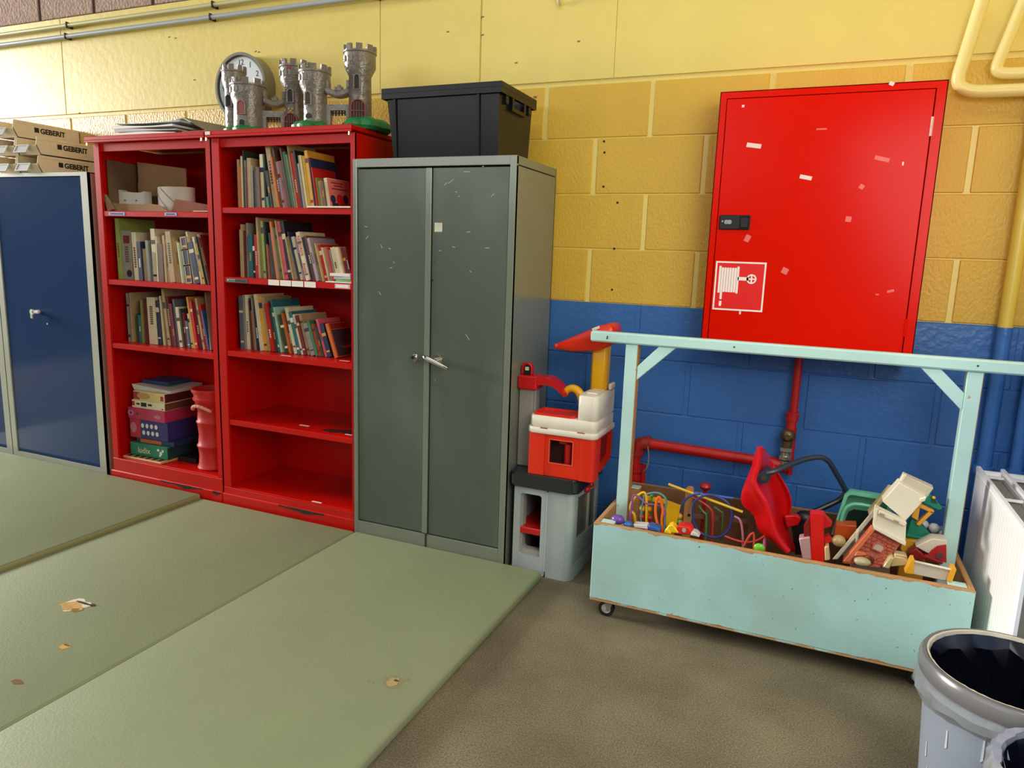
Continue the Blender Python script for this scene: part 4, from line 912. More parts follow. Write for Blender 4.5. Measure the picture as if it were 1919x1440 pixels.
def grill(t, x, y, r, ang, z, w_, h):
    o = on_tower(t, x, y, r, ang, z, w_, h, 'gate', CDK, .002, CRD)
    a = math.radians(ang); nrm = V((math.cos(a), math.sin(a), 0)); tx = V((-math.sin(a), math.cos(a), 0))
    b = B(); b.T = basis(V((x, y, z)) + nrm * r, tx, -nrm, (0, 0, 1))
    for k in range(4): b.box(-w_ / 2 + w_ * (k + 1) / 5 - .0015, -w_ / 2 + w_ * (k + 1) / 5 + .0015, -.006, -.002, 0, h * .93)
    b.box(-w_ / 2, w_ / 2, -.006, -.002, h * .42, h * .47); b.done('gate_bars', CRD, t)
tA0 = tower(-1.640, -.27, .050, 2.325, .060, 2.25)
tA = tower(-1.485, -.335, .076, 2.232, .086, 2.150)
tB = tower(-1.262, -.245, .058, 2.326, .075, 2.235)
tC = tower(-1.058, -.350, .057, 2.266, .073, 2.18)
tD = tower(-.838, -.295, .054, 2.352, .074, 2.26)
on_tower(tA, -1.485, -.335, .075, -75, 2.07, .034, .062, 'window', M('window_red', '9a5248', .5), .003, CST)
on_tower(tA, -1.485, -.335, .076, -75, 2.015, .024, .03, 'window', CDK, .003)
on_tower(tA0, -1.640, -.27, .050, -80, 2.13, .026, .055, 'window', CDK, .003, CST)
on_tower(tB, -1.262, -.245, .061, -75, 2.135, .026, .06, 'window', CDK, .003, CST)
grill(tB, -1.262, -.245, .0625, -75, 2.01, .060, .070)
on_tower(tC, -1.058, -.350, .057, -85, 2.095, .026, .056, 'window', M('castle_shade', '4a4036', .6), .002, CST)
on_tower(tC, -1.058, -.350, .058, -85, 2.035, .030, .022, 'window', CDK, .002)
on_tower(tD, -.838, -.295, .055, -70, 2.165, .022, .062, 'window', CDK, .003, CST)
grill(tD, -.838, -.295, .057, -65, 2.03, .062, .085)
for t, x, y, r, zc in ((tA, -1.485, -.335, .086, 2.166), (tC, -1.058, -.350, .073, 2.196), (tD, -.838, -.295, .074, 2.277), (tB, -1.262, -.245, .075, 2.252)):
    for an in (-125, -90, -50):
        on_tower(t, x, y, r, an, zc + .010, .024, .030, 'shield', CST, .004)
b = B(); b.T = basis((-1.262 + .061 * math.cos(-1.3), -.245 + .061 * math.sin(-1.3), 2.08), (math.cos(.27), math.sin(.27), 0), (math.sin(-.27) * -1, 0, 0) if False else (math.cos(1.84), math.sin(1.84), 0), (0, 0, 1))
for i in range(3):
    for j in range(3):
        if (i + j) % 2 == 0: b.box(-.015 + .01 * i, -.006 + .01 * i, -.003, .002, .01 * j, .01 * j + .009)
b.done('crest', M('crest_yellow', 'c0a058', .6), tB)
on_tower(tB, -1.262, -.245, .072, -75, 2.290, .022, .025, 'crest', M('crest_red', '9a3c48', .6), .004)
def curtain(xa, ya, xb, yb, zw, ga, gb, gz):
    d = V((xb - xa, yb - ya, 0)); L = d.length; d.normalize(); n = V((-d.y, d.x, 0))
    T = basis((xa, ya, CZ), d, n, (0, 0, 1))
    b = B(); b.T = T
    a_, b2 = L * ga, L * gb
    poly = [(0, 0), (a_, 0), (a_, gz - CZ), (b2, gz - CZ), (b2, 0), (L, 0), (L, zw - CZ), (0, zw - CZ)]
    b.prism(poly, -.012, .012); o = b.done('curtain_wall', CST, cs)
    b = B(); b.T = T; k = 5
    for i in range(k):
        x = a_ + (b2 - a_) * (i + .5) / k
        b.box(x - .0035, x + .0035, -.004, .004, gz - CZ - .022, gz - CZ + .002)
    b.box(a_, b2, -.004, .004, gz - CZ - .012, gz - CZ - .008); b.done('portcullis', CDK, o)
curtain(-1.425, -.315, -1.30, -.27, 2.100, .22, .78, 2.070)
curtain(-1.02, -.335, -.875, -.305, 2.105, .26, .80, 2.078)
def bridge(xa, ya, xb, yb, z):
    d = V((xb - xa, yb - ya, 0)); L = d.length; d.normalize(); n = V((-d.y, d.x, 0))
    b = B(); b.T = basis((xa, ya, z), d, n, (0, 0, 1))
    N = 8; up = [(L * i / N, -.018 * math.sin(PI * i / N)) for i in range(N + 1)]
    b.prism([(p[0], p[1] - .03) for p in up] + [(p[0], p[1]) for p in up[::-1]], -.022, -.014); b.prism([(p[0], p[1] - .03) for p in up] + [(p[0], p[1] - .022) for p in up[::-1]], -.022, .022); b.prism([(p[0], p[1] - .03) for p in up] + [(p[0], p[1]) for p in up[::-1]], .014, .022)
    for i, hh in ((0, .030), (3.0, .016), (4.0, .024), (6.8, .034)):
        x = L * i / N; zq = -.018 * math.sin(PI * min(1, (i + .5) / N))
        for yy in (-.022, .014): b.box(x, x + L * .13, yy, yy + .008, zq - .004, zq + hh)
    b.done('bridge', CST, cs)
bridge(-1.405, -.315, -1.315, -.26, 2.165); bridge(-1.0, -.34, -.885, -.30, 2.185)
b = B()
for x, y, r in ((-1.60, -.31, .06), (-1.53, -.40, .055), (-1.45, -.415, .06), (-1.40, -.38, .05)): b.ball((x, y, CZ + .006), r, 10, (1, .8, .42))
for v_ in b.bm.verts: v_.co.z = max(v_.co.z, CZ)
b.done('grass_base', CGR, cs)
b = B()
for x, y, r in ((-1.11, -.39, .055), (-1.06, -.415, .05), (-1.00, -.395, .045)): b.ball((x, y, CZ + .008), r, 10, (1, .8, .6))
for v_ in b.bm.verts: v_.co.z = max(v_.co.z, CZ)
b.done('grass_base', CGR, cs)
b = B()
for x, y, r in ((-.83, -.345, .055), (-.80, -.30, .072), (-.79, -.22, .07), (-.88, -.33, .035)): b.ball((x, y, CZ + .015), r, 12, (1, 1, .72))
for v_ in b.bm.verts: v_.co.z = max(v_.co.z, CZ)
b.done('grass_base', CGR, cs)

# ------------------------------------------------------------------ games and barrel at the foot of the left bookcase
GZ = .1655
kb = thing('keyboard_board', 'cream toy keyboard with black bars lying under the board games', 'toy', (-2.33, -.32, GZ))
B().box(-2.43, -2.12, -.438, -.25, GZ, GZ + .012, bev=.003).done('board', M('keyboard_cream', 'c89058', .5), kb)
for i in range(6): B().box(-2.41 + .048 * i, -2.386 + .048 * i, -.425, -.30, GZ + .0118, GZ + .015, bev=.001).done('black_key', BLK, kb)
slab('flat_box', 'flat black box under the right rear of the board games', 'box', (-2.035, -.20, GZ), .14, .26, .03, .0, BLK)
def game(name, label, x0, x1, y0, y1, z0, h, a, m, mside=None):
    b = B(); c = ((x0 + x1) / 2, (y0 + y1) / 2, z0); b.T = Matrix.Translation(c) @ Matrix.Rotation(a, 4, 'Z')
    w_, d = x1 - x0, y1 - y0
    b.box(-w_ / 2, w_ / 2, -d / 2, d / 2, 0, h, bev=.0015)
    o = b.done(name, m, None, loc=c); tag(o, label, 'board game', 'board games in the left bookcase')
    return o, b.T.copy() if False else Matrix.Translation(c) @ Matrix.Rotation(a, 4, 'Z'), w_, d
def printed(o, T, rects, yface, m, name='print'):
    b = B(); b.T = T
    for (xa, xb, za, zb_) in rects: b.box(xa, xb, yface - .0008, yface + .0005, za, zb_)
    b.done(name, m, o, smooth=0)
def blobs(o, T, pts, yface, m, name='print'):
    b = B(); b.T = T
    for (x, z_, rx, rz) in pts: b.prism([(x + rx * math.cos(k * PI / 5), z_ + rz * math.sin(k * PI / 5)) for k in range(10)], yface - .0012, yface + .0005)
    b.done(name, m, o, smooth=0)
gz = GZ + .0155
o, T, w_, d = game('board_game', 'green board game box with white lettering, lowest of the pile', -2.415, -2.125, -.395, -.06, gz, .074, .03, M('game_green', '1c7a58', .4))
text('lettering', 'ludix', .050, M('game_letter', 'e8c8b0', .5), o, T @ basis((-.085, -d / 2 - .0010, .018), (1, 0, 0), (0, 0, 1), (0, -1, 0)))
blobs(o, T, [(.075, .05, .010, .008), (.095, .032, .010, .012), (.11, .048, .008, .008), (.088, .018, .008, .006)], -d / 2, M('game_white', 'd8d4c8', .5))
b = B(); b.T = T; b.box(w_ / 2 - .0005, w_ / 2 + .0008, -d / 2 + .003, d / 2 - .003, .003, .07); b.done('end_panel', M('game_dark_teal', '243c3c', .4), o, smooth=0)
gz += .0745
o, T, w_, d = game('board_game', 'flat orange and blue game box, second from the bottom of the pile', -2.385, -2.10, -.375, -.07, gz, .030, .05, M('game_blueflat', '1e3450', .4))
printed(o, T, [(-.11, .05, .003, .024)], -d / 2, M('game_orange', 'c8602c', .5))
gz += .0305
o, T, w_, d = game('board_game', 'tall purple and crimson game box with rows of white pieces printed on it', -2.42, -2.135, -.385, -.06, gz, .112, .06, M('game_purple', '332f6c', .4))
printed(o, T, [(-.1415, -.062, .001, .111)], -d / 2, M('game_crimson', 'b02438', .4))
blobs(o, T, [(-.045 + .034 * i + .006 * j, .078 - .042 * j, .011, .014) for i in range(4) for j in range(2)], -d / 2, M('game_white', 'd8d4c8', .5))
blobs(o, T, [(-.115, .06, .025, .032)], -d / 2, M('game_pink_pale', 'b06a78', .5))
gz += .1125
o, T, w_, d = game('board_game', 'pink game box in the middle of the pile', -2.425, -2.135, -.39, -.07, gz, .066, .02, M('game_pink', 'b02c50', .4))
blobs(o, T, [(-.12, .034, .026, .018), (.09, .03, .028, .012)], -d / 2, M('game_pink_pale', 'b06a78', .5)); blobs(o, T, [(-.12, .034, .008, .008), (-.07, .034, .008, .006)], -d / 2 - .0006, bmat('maroon'))
gz += .0665
o, T, w_, d = game('board_game', 'cream game box with a red badge and black window, second from the top', -2.40, -2.145, -.38, -.09, gz, .046, .03, M('game_cream', 'd8cca4', .4))
printed(o, T, [(-.125, -.105, .012, .038)], -d / 2, M('game_crimson', 'b02438', .4)); printed(o, T, [(-.055, -.012, .012, .036), (-.092, -.066, .02, .03), (0, .03, .02, .032), (.105, .118, .008, .014)], -d / 2, bmat('black'))
b = B(); b.T = T; b.box(w_ / 2 - .0005, w_ / 2 + .0008, -d / 2 + .003, d / 2 - .003, .003, .043); b.done('end_panel', M('game_brown', '6a4030', .4), o, smooth=0)
gz += .0465
o, T, w_, d = game('board_game', 'yellow and red puzzle box just under the crushed white lid', -2.385, -2.145, -.38, -.08, gz, .055, .04, M('game_yellow', 'd2b878', .4))
printed(o, T, [(-.1185, -.07, .006, .05)], -d / 2, M('game_red', '9c3038', .4)); blobs(o, T, [(-.04, .03, .05, .02)], -d / 2 - .0005, M('game_tan', 'b88a50', .5)); printed(o, T, [(.090, .112, .012, .04)], -d / 2, M('game_red', '9c3038', .4))
b = B(); b.T = T; b.box(w_ / 2 - .0005, w_ / 2 + .0008, -d / 2 + .003, d / 2 - .003, .003, .052); b.done('end_panel', M('game_darkred', '5a2028', .4), o, smooth=0)
gz += .0555
b = B(); b.T = Matrix.Translation((-2.26, -.235, gz)) @ Matrix.Rotation(.05, 4, 'Z')
b.hexa([(-.14, -.125, 0), (.14, -.125, 0), (.14, .12, 0), (-.14, .12, 0)], [(-.15, -.13, .034), (.145, -.13, .016), (.145, .12, .03), (-.145, .12, .03)], .002)
tag(b.done('box_lid', M('lid_white', 'c8c4b8', .6), None, loc=(-2.26, -.235, gz)), 'crushed white box lid near the top of the game pile', 'lid', 'board games in the left bookcase')
b = B(); b.T = Matrix.Translation((-2.27, -.21, gz + .034)) @ Matrix.Rotation(.05, 4, 'Z'); b.box(-.12, .08, -.10, .08, 0, .022, bev=.002)
tag(b.done('flat_box', M('game_blue_top', '1f3f66', .4), None, loc=(-2.27, -.21, gz + .034)), 'dark blue flat box on top of the pile of games', 'box')
bz = GZ + .0005
ba = thing('toy_barrel', 'red plastic toy barrel with a rope handle in the left bookcase', 'barrel', (-1.835, -.32, bz))
prof = [(0, 0), (.082, 0), (.088, .008), (.080, .025), (.076, .08), (.081, .125), (.086, .130), (.086, .138), (.079, .146), (.074, .20), (.080, .262), (.085, .268), (.085, .276), (.078, .284), (.076, .33), (.088, .39), (.098, .40), (.098, .41), (.092, .414), (.092, .43), (.104, .445), (.106, .462), (.100, .462), (.094, .43), (.07, .30), (0, .28)]
b = B(); b.lathe(prof, (-1.835, -.32, bz), 28); b.done('barrel_body', M('barrel_red', 'c02420', .45, var=.06, vscale=12), ba, smooth=50)
b = B(); n = 26
pth = [(-1.835 + .094 * math.cos(-2.45 + 1.7 * k / n), -.32 + .094 * math.sin(-2.45 + 1.7 * k / n) - .006, bz + .345 + .028 * math.sin(PI * k / n)) for k in range(n + 1)]
b.tube(pth, [.0085 + .0025 * (k % 3 == 0) for k in range(n + 1)], 8); b.done('rope_handle', M('rope_pink', 'd89080', .8), ba)
# ------------------------------------------------------------------ gym mats
MATG = M('mat_vinyl', '868d6a', .55, spec=.35, var=.06, vscale=1.6, bump=.12, bscale=140, pos=True)
MATE = M('mat_edge', '98945c', .6, var=.06, vscale=3, pos=True)
FOAM = M('mat_foam', 'c09850', .9, var=.3, vscale=60)
TEARW = M('mat_scrim', 'd8ccb4', .8)
TEARD = M('tear_dark', '3a2818', .9)
def mat_(name, label, x0, x1, y0, y1, h, side):
    b = B(); b.mi = 0
    b.box(x0, x1, y0, y1, .001, h, bev=.010, seg=3)
    o = b.done(name, [MATG, MATE], None, loc=((x0 + x1) / 2, (y0 + y1) / 2, 0), smooth=60)
    if side:
        for p in o.data.polygons:
            if p.normal.x > .75: p.material_index = 1
    return tag(o, label, 'mat')
m1 = mat_('gym_mat', 'pale green gym mat nearest the toy cart, on the carpet', -.741, .256, -2.62, -.483, .040, False)
m2 = mat_('gym_mat', 'middle green gym mat with a torn hole, in front of the red bookcases', -1.775, -.745, -2.62, -.486, .040, False)
m3 = mat_('gym_mat', 'raised green gym mat at the left in front of the blue locker', -4.0, -1.782, -2.62, -.474, .058, True)
def tear(par, x, y, z, pts, m, h=.0012, name='torn_patch'):
    b = B(); b.prism([(x + p[0], y + p[1]) for p in pts], z - .001, z + h, 'z'); return b.done(name, m, par, smooth=0)
def blob(r, n, j, sx=1, sy=1):
    return [(sx * r * (1 + random.uniform(-j, j)) * math.cos(2 * PI * k / n), sy * r * (1 + random.uniform(-j, j)) * math.sin(2 * PI * k / n)) for k in range(n)]
tear(m2, -1.235, -1.605, .040, blob(.050, 18, .22, 1.25, .9), TEARW, .0010); tear(m2, -1.235, -1.615, .041, blob(.040, 16, .3, 1.2, .75), FOAM, .0012)
tear(m2, -1.215, -1.580, .042, blob(.018, 10, .3, 2.0, .35), TEARD, .0008); tear(m2, -1.175, -1.575, .042, blob(.011, 8, .2, 1.0, .7), TEARD, .0008); tear(m2, -1.20, -1.63, .0425, blob(.012, 8, .3), M('foam_shadow', '8a6428', .9), .0006)
tear(m2, -.995, -1.815, .040, blob(.018, 12, .2, 1.2, .8), FOAM, .0010); tear(m2, -.995, -1.806, .0405, blob(.014, 10, .2, 1.2, .35), M('tear_brown', '7a5230', .9), .0012)
tear(m2, -.93, -2.015, .040, blob(.015, 12, .3, 1.5, .7), M('tear_brown', '7a5230', .9), .0010)
DUST = M('mat_grime', '7c7a54', .7)
tear(m1, .127, -1.492, .040, blob(.036, 18, .2), DUST, .0004, 'grime_spot'); tear(m1, .127, -1.490, .0402, blob(.022, 14, .35), M('foam_pale', 'a48c5c', .9), .0008); tear(m1, .130, -1.480, .041, blob(.008, 8, .4, 1.3, .8), TEARD, .0006)
for dx, dy, r in ((-.075, -.028, .006), (-.055, -.030, .005), (.035, .035, .010)): tear(m1, .127 + dx, -1.492 + dy, .040, blob(r, 8, .2), DUST, .0004, 'grime_spot')
tear(m3, -2.70, -.715, .058, blob(.018, 10, .3, 2.2, .5), DUST, .0004, 'grime_spot')
for x, y in ((-.60, -1.35), (-.2, -.9), (-1.45, -1.1)): tear(m1 if x > -.74 else m2, x, y, .040, blob(.004, 7, .3), DUST, .0003, 'grime_spot')

# ------------------------------------------------------------------ small grey toy kitchen
KG = M('kitchen_grey', 'a4aaa8', .4, var=.05, vscale=8)
KB = M('counter_black', '24272a', .3)
KR = M('toy_red', 'c01812', .35)
kt = thing('toy_kitchen', 'grey plastic toy kitchen with a black worktop beside the grey cupboard', 'toy kitchen', (.235, -.27, 0))
zc = .412
b = B(); b.ring_frame(rrect(.100, .256, .001, zc, .012), rrect(.131, .231, .085, .378, .012), -.458, -.440); b.done('front_frame', KG, kt)
b = B(); b.ring_frame(rrect(.128, .234, .082, .381, .014), rrect(.138, .236, .110, .372, .014), -.4395, -.400); b.done('window_reveal', M('kitchen_beige', 'a09a90', .5), kt)
b = B(); b.box(.100, .104, -.44, -.07, .001, zc); b.box(.100, .370, -.078, -.07, .001, zc); b.box(.104, .36, -.43, -.08, .001, .012); b.done('body_walls', KG, kt)
b = B(); b.tube([(.2585, -.460, .03), (.2585, -.460, zc - .01)], .0045, 8); b.done('corner_seam', KG, kt)
b = B(); R_ = .035
pl = [(.262, -.458)] + [(.377 - R_ + R_ * math.sin(t), -.458 + R_ - R_ * math.cos(t)) for t in [PI / 2 * k / 6 for k in range(7)]] + [(.377, -.395), (.366, -.395), (.366, -.42), (.35, -.446), (.262, -.446)]
b.prism(pl, .001, zc, 'z'); b.done('corner_panel', KG, kt, smooth=40)
b = B(); b.ring_frame([(-.396, .001), (-.07, .001), (-.07, zc), (-.396, zc)], [(-.385, .175), (-.10, .155), (-.10, .345), (-.385, .375)], .366, .377, 'x'); sw = b.done('side_panel', KG, kt)
b = B(); b.box(.362, .367, -.385, -.10, .15, .38); b.done('side_window', M('window_smoke', '5c5848', .25), kt)
B().box(.366, .3775, -.215, -.205, .16, .37).done('window_bar', M('kitchen_beige', 'a09a90', .5), kt)
b = B(); b.hexa([(.376, -.43, .001), (.383, -.42, .001), (.383, -.08, .001), (.376, -.08, .001)], [(.376, -.43, .062), (.379, -.42, .062), (.379, -.08, .062), (.376, -.08, .062)]); b.done('base_skirt', KG, kt)
b = B(); b.box(.105, .352, -.450, -.12, .186, .216, bev=.004); b.done('red_shelf', KR, kt)
b = B(); b.box(.1045, .3655, -.10, -.08, .02, .40); b.done('inner_shade', M('kitchen_inner_shade', '141414', .8), kt)  # near-black slab before the grey back: interior shade put into the colour
b = B(); b.prism(rrect(.079, .398, -.478, -.06, .03, 5), zc + .0005, zc + .063, 'z', bev=.008); b.done('worktop', KB, kt, smooth=40)
for y, z in ((-.295, .388), (-.235, .394)):
    b = B(); b.ball((.388, y, z), .016, 12); b.cyl((.376, y, z), (.386, y, z), .007, n=10); b.done('red_knob', KR, kt)
zt = zc + .0635
b = B(); b.box(.0695, .138, -.372, -.315, zt, .835, bev=.004); b.box(.138, .149, -.366, -.320, zt, .835, bev=.002); b.done('column', M('column_grey', '8e8980', .4), kt)
b = B(); b.box(.0685, .160, -.395, -.305, .835, .897, bev=.006); b.done('hood', M('hood_red', 'c00f10', .3), kt)
b = B(); n = 8
up = [(.160 + .130 * i / n, .893 + .012 * math.sin(PI * i / n * 1.1) - .055 * (i / n) ** 2) for i in range(n + 1)]
b.prism([(p[0], p[1] - .038 + .02 * (k / n)) for k, p in enumerate(up)] + up[::-1], -.392, -.308, 'y', bev=.002); b.done('hood_arm', M('hood_red', 'c00f10', .3), kt)
b = B(); b.prism(arch(.098, .897, .052, .056), -.365, -.335, 'y', bev=.003); dm = b.done('clock_dome', M('hood_red', 'c00f10', .3), kt)
b = B(); b.prism(arch(.104, .899, .032, .046), -.370, -.364); b.done('clock_face', BLK, dm)
b = B(); b.prism(rrect(.094, .112, .918, .934, .003), -.372, -.3695); b.done('clock_display', M('display_cream', 'c8c890', .5), dm)

# ------------------------------------------------------------------ red and white toy sink on top of it
OR = M('toy_orange_red', 'dc2a0e', .32)
WHP = M('toy_white', 'e2dac8', .4, var=.04, vscale=14)
YP = M('toy_yellow', 'e4a80c', .35)
ts = thing('toy_sink', 'red and white toy sink unit with yellow post standing on the toy kitchen', 'toy kitchen', (.31, -.35, zt + .001))
sb = zt + .001
b = B(); ft = -.463
fp = [(.156, -.384), (.156, ft + .02), (.160, ft + .007), (.172, ft), (.235, ft), (.238, ft + .006), (.392, ft + .006), (.395, ft), (.445, ft), (.457, ft + .007), (.462, ft + .02), (.462, -.384)]
# front shell made of strips around the square hole
b.prism([(p[0], p[1]) for p in fp[:5]] + [(.238, ft + .012), (.172, ft + .012), (.166, -.384)], sb, .664, 'z')
b.prism([(.395, ft), (.445, ft), (.457, ft + .007), (.462, ft + .02), (.462, -.384), (.452, -.384), (.445, ft + .012), (.395, ft + .012)], sb, .664, 'z')
b.ring_frame([(.237, sb), (.396, sb), (.396, .664), (.237, .664)], rrect(.258, .362, .538, .640, .008, 1), ft + .005, ft + .012) if False else None
o4 = [(.237, sb), (.396, sb), (.396, .664), (.237, .664)]; i4 = [(.258, .538), (.362, .538), (.362, .640), (.258, .640)]
b.ring_frame(o4, i4, ft + .006, ft + .014)
b.done('base_shell', OR, ts, smooth=40)
b = B(); b.ring_frame([(.254, .534), (.366, .534), (.366, .644), (.254, .644)], i4, ft + .003, ft + .008); b.done('hole_rim', M('toy_rim_red', 'e8583c', .35), ts)
b = B(); b.box(.17, .455, -.386, -.380, sb, .66); b.done('inner_shade', M('sink_inner_shade', '3a0c0a', .7), ts)  # sheet behind the hole, shade of the hollow painted as dark red
b = B(); b.cyl((.330, -.41, sb), (.330, -.41, .62), .020, n=14); b.box(.285, .325, -.42, -.40, .615, .655, bev=.004); b.done('inner_pipe', KR, ts)
b = B(); b.ring_frame([(-.384, .66), (-.384, .508), (-.36, .497), (-.225, .520), (-.195, .530), (-.190, .66)], [(-.376, .655), (-.376, .520), (-.355, .510), (-.23, .532), (-.203, .540), (-.200, .655)], .440, .463, 'x'); b.done('rear_leg', OR, ts)
b = B(); b.box(.436, .441, -.378, -.20, .53, .655); b.done('leg_web', M('dark_red_leg', '8c120c', .5), ts)
b = B(); R_ = .03
lower = [(.150, -.30), (.150, ft - .005 + R_), (.158, ft + .006), (.178, ft - .007), (.440, ft - .007), (.458, ft), (.469, ft + .018), (.470, -.19), (.40, -.18), (.37, -.30)]
b.prism(lower, .664, .690, 'z', bev=.003)
lo2 = [(.156, -.305), (.156, ft + .03), (.164, ft + .012), (.180, ft - .002), (.438, ft - .002), (.454, ft + .005), (.464, ft + .022), (.464, -.195), (.40, -.19), (.37, -.305)]
b.prism(lo2, .690, .742, 'z', bev=.006)
hi2 = [(.372, -.405), (.376, ft + .012), (.388, ft + .002), (.438, ft - .001), (.454, ft + .005), (.464, ft + .022), (.464, -.195), (.372, -.195)]
b.prism(hi2, .740, .848, 'z', bev=.006)
b.done('white_top', WHP, ts, smooth=40)
b = B()
for x in (.232, .400): b.box(x - .017, x + .017, ft - .0085, ft - .006, .688, .6925, bev=.001)
b.done('slot', M('slot_red', 'b04028', .5), ts)
b = B(); b.ring_frame(rrect(.172, .362, -.455, -.325, .02, 3), rrect(.182, .352, -.445, -.335, .016, 3), .741, .752, 'z'); b.prism(rrect(.182, .352, -.445, -.335, .016, 3), .741, .7435, 'z'); b.done('red_basin', OR, ts)
b = B(); b.box(.395, .445, -.41, -.30, .848, .856, bev=.003); b.done('soap_tray', WHP, ts)
b = B(); b.prism([(.374, -.285), (.384, -.30), (.436, -.30), (.446, -.285), (.446, -.235), (.436, -.225), (.384, -.225), (.374, -.235)], .849, 1.07, 'z', bev=.003); b.done('yellow_post', YP, ts)
b = B(); b.box(.450, .466, -.27, -.20, .849, .878, bev=.006); b.done('white_stub', WHP, ts)
pr = [(.205, 1.034), (.225, 1.022), (.30, 1.016), (.42, 1.030), (.462, 1.052), (.478, 1.088), (.480, 1.125), (.470, 1.142), (.452, 1.147), (.420, 1.138), (.32, 1.090), (.225, 1.044)]
b = B(); b.prism(pr, -.345, -.20, 'y', bev=.006); aw = b.done('awning', OR, ts, smooth=50)
b = B(); b.ball((.226, -.345, 1.036), .010, 10); b.done('tip_stud', OR, ts)
b = B(); b.T = rot((.40, -.3455, 1.128), -.45, 'Y'); b.box(.385, .42, -.349, -.346, 1.118, 1.130, bev=.001); b.done('sticker', WHP, aw)
b = B(); b.tube([(.275, -.345, .818), (.285, -.345, .846), (.315, -.345, .858), (.345, -.345, .842), (.362, -.345, .80), (.366, -.345, .755)], [.012, .015, .017, .019, .020, .021], 12, smooth=2); b.done('faucet', YP, ts)
b = B(); b.ball((.352, -.368, .790), .016, 12); b.done('blue_tap', M('toy_blue', '23408c', .35), ts)

# ------------------------------------------------------------------ toy cart
CPT = worn('cart_paint', 'aad3cd', 'b98e62', .5, speckcol='566a60', zhi=.392, zlo=.084, scale=16, extra_scale=75, speck=.69, band=.010, dirt='9cb8a2')
CPW = worn('cart_bar_paint', 'b8dcd4', 'c2a070', .5, extra_scale=30, speck=.72, bump=.05)
PLY = M('plywood', 'b08250', .75, var=.15, vscale=14, pos=True, stretch=(1, 1, 4))
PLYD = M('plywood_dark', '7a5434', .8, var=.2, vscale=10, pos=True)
ct = thing('toy_cart', 'pale turquoise wooden toy cart on castors with a rail above', 'cart', (1.19, -.41, 0))
cx0, cx1, cf, cbk, cz0, cz1 = .545, 1.834, -.706, -.125, .082, .400
def board(name, m, x0, x1, y0, y1, z0, z1, edge=True):
    b = B(); b.box(x0, x1, y0, y1, z0, z1, bev=.003)
    o = b.done(name, [m, PLY, PLYD], ct)
    for p in o.data.polygons:
        if p.normal.z > .6: p.material_index = 1
    return o
fb = board('front_board', CPT, cx0, cx1, cf, cf + .019, cz0, cz1)
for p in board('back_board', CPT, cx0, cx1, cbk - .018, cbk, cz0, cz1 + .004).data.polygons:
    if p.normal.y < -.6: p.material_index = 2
for a, c, s in ((cx0, cx0 + .018, 1), (cx1 - .018, cx1, -1)):
    o = board('end_board', CPT, a, c, cf + .0195, cbk - .0185, cz0, cz1)
    for p in o.data.polygons:
        if p.normal.x * s > .6: p.material_index = 1
        if p.normal.z > .6: p.material_index = 0 if s > 0 else 1
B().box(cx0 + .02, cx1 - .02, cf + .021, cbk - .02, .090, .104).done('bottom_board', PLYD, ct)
b = B(); b.box(cx0 + .0, cx1 - .0, cf + .002, cf + .018, cz0 - .010, cz0 - .0005, bev=.002); b.done('bottom_batten', CPT, ct)
for a, c, y0 in ((cx0 + .0185, cx0 + .075, cf + .0195), (cx1 - .075, cx1 - .0185, cf + .0195), (cx0 + .0185, cx0 + .06, cbk - .07)):
    o = B().box(a, c, y0, y0 + .045, .105, cz1 - .002, bev=.003).done('corner_block', [CPW, PLY], ct)
    for p in o.data.polygons:
        if p.normal.z < .6: p.material_index = 1
py0, py1 = -.447, -.400
for a, c in ((cx0 + .019, cx0 + .019 + .052), (cx1 - .019 - .05, cx1 - .019)):
    o = B().box(a, c, py0, py1, .105, 1.081, bev=.003).done('post', [CPW, PLY], ct)
    for p in o.data.polygons:
        if p.normal.x > .6: p.material_index = 1
o = B().box(.415, 2.04, -.458, -.412, 1.082, 1.125, bev=.006).done('top_bar', CPW, ct)
b = B()
for x, z in ((.488, 1.106), (.487, 1.099), (.99, 1.104), (1.79, 1.104)): b.cyl((x, -.456, z), (x, -.4595, z), .0035, n=8)
b.done('screw_head', M('screw_dark', '3a342c', .7), o)
for p0, p1 in (((.752, -.428, 1.092), (.600, -.428, .945)), ((1.640, -.428, 1.098), (1.785, -.428, .955))):
    p0 = V(p0); p1 = V(p1)
    if p0.x < 1: poly = [(.700, 1.0815), (.768, 1.0815), (.6165, .935), (.6165, .992)]
    else: poly = [(1.622, 1.0815), (1.685, 1.0815), (1.7645, 1.004), (1.7645, .942)]
    B().prism(poly, -.446, -.405, 'y', bev=.002).done('brace', CPW, ct)
RUB = M('rubber_black', '151515', .5)
def caster(x, y):
    b = B(); b.box(x - .03, x + .03, y - .025, y + .025, .0705, .0715 + .0); b.cyl((x, y, .06), (x, y, .0715), .012, n=12)
    b.prism([(x - .004, .062), (x + .026, .062), (x + .014, .026), (x + .002, .026)], y - .014, y - .011, 'y'); b.prism([(x - .004, .062), (x + .026, .062), (x + .014, .026), (x + .002, .026)], y + .011, y + .014, 'y')
    c = b.done('caster', M('caster_zinc', '9a988e', .4, metal=.6), ct)
    w_ = B(); n = 22
    w_.ring_frame([(x + .032 * math.cos(2 * PI * k / n), .033 + .032 * math.sin(2 * PI * k / n)) for k in range(n)], [(x + .020 * math.cos(2 * PI * k / n), .033 + .020 * math.sin(2 * PI * k / n)) for k in range(n)], y - .010, y + .010); w_.done('tyre', RUB, c)
    w_ = B(); w_.cyl((x, y - .008, .033), (x, y + .008, .033), .0205, n=20); w_.cyl((x, y - .013, .033), (x, y + .013, .033), .006, n=8); w_.done('wheel_hub', M('hub_grey', 'b4b2a8', .4), c)
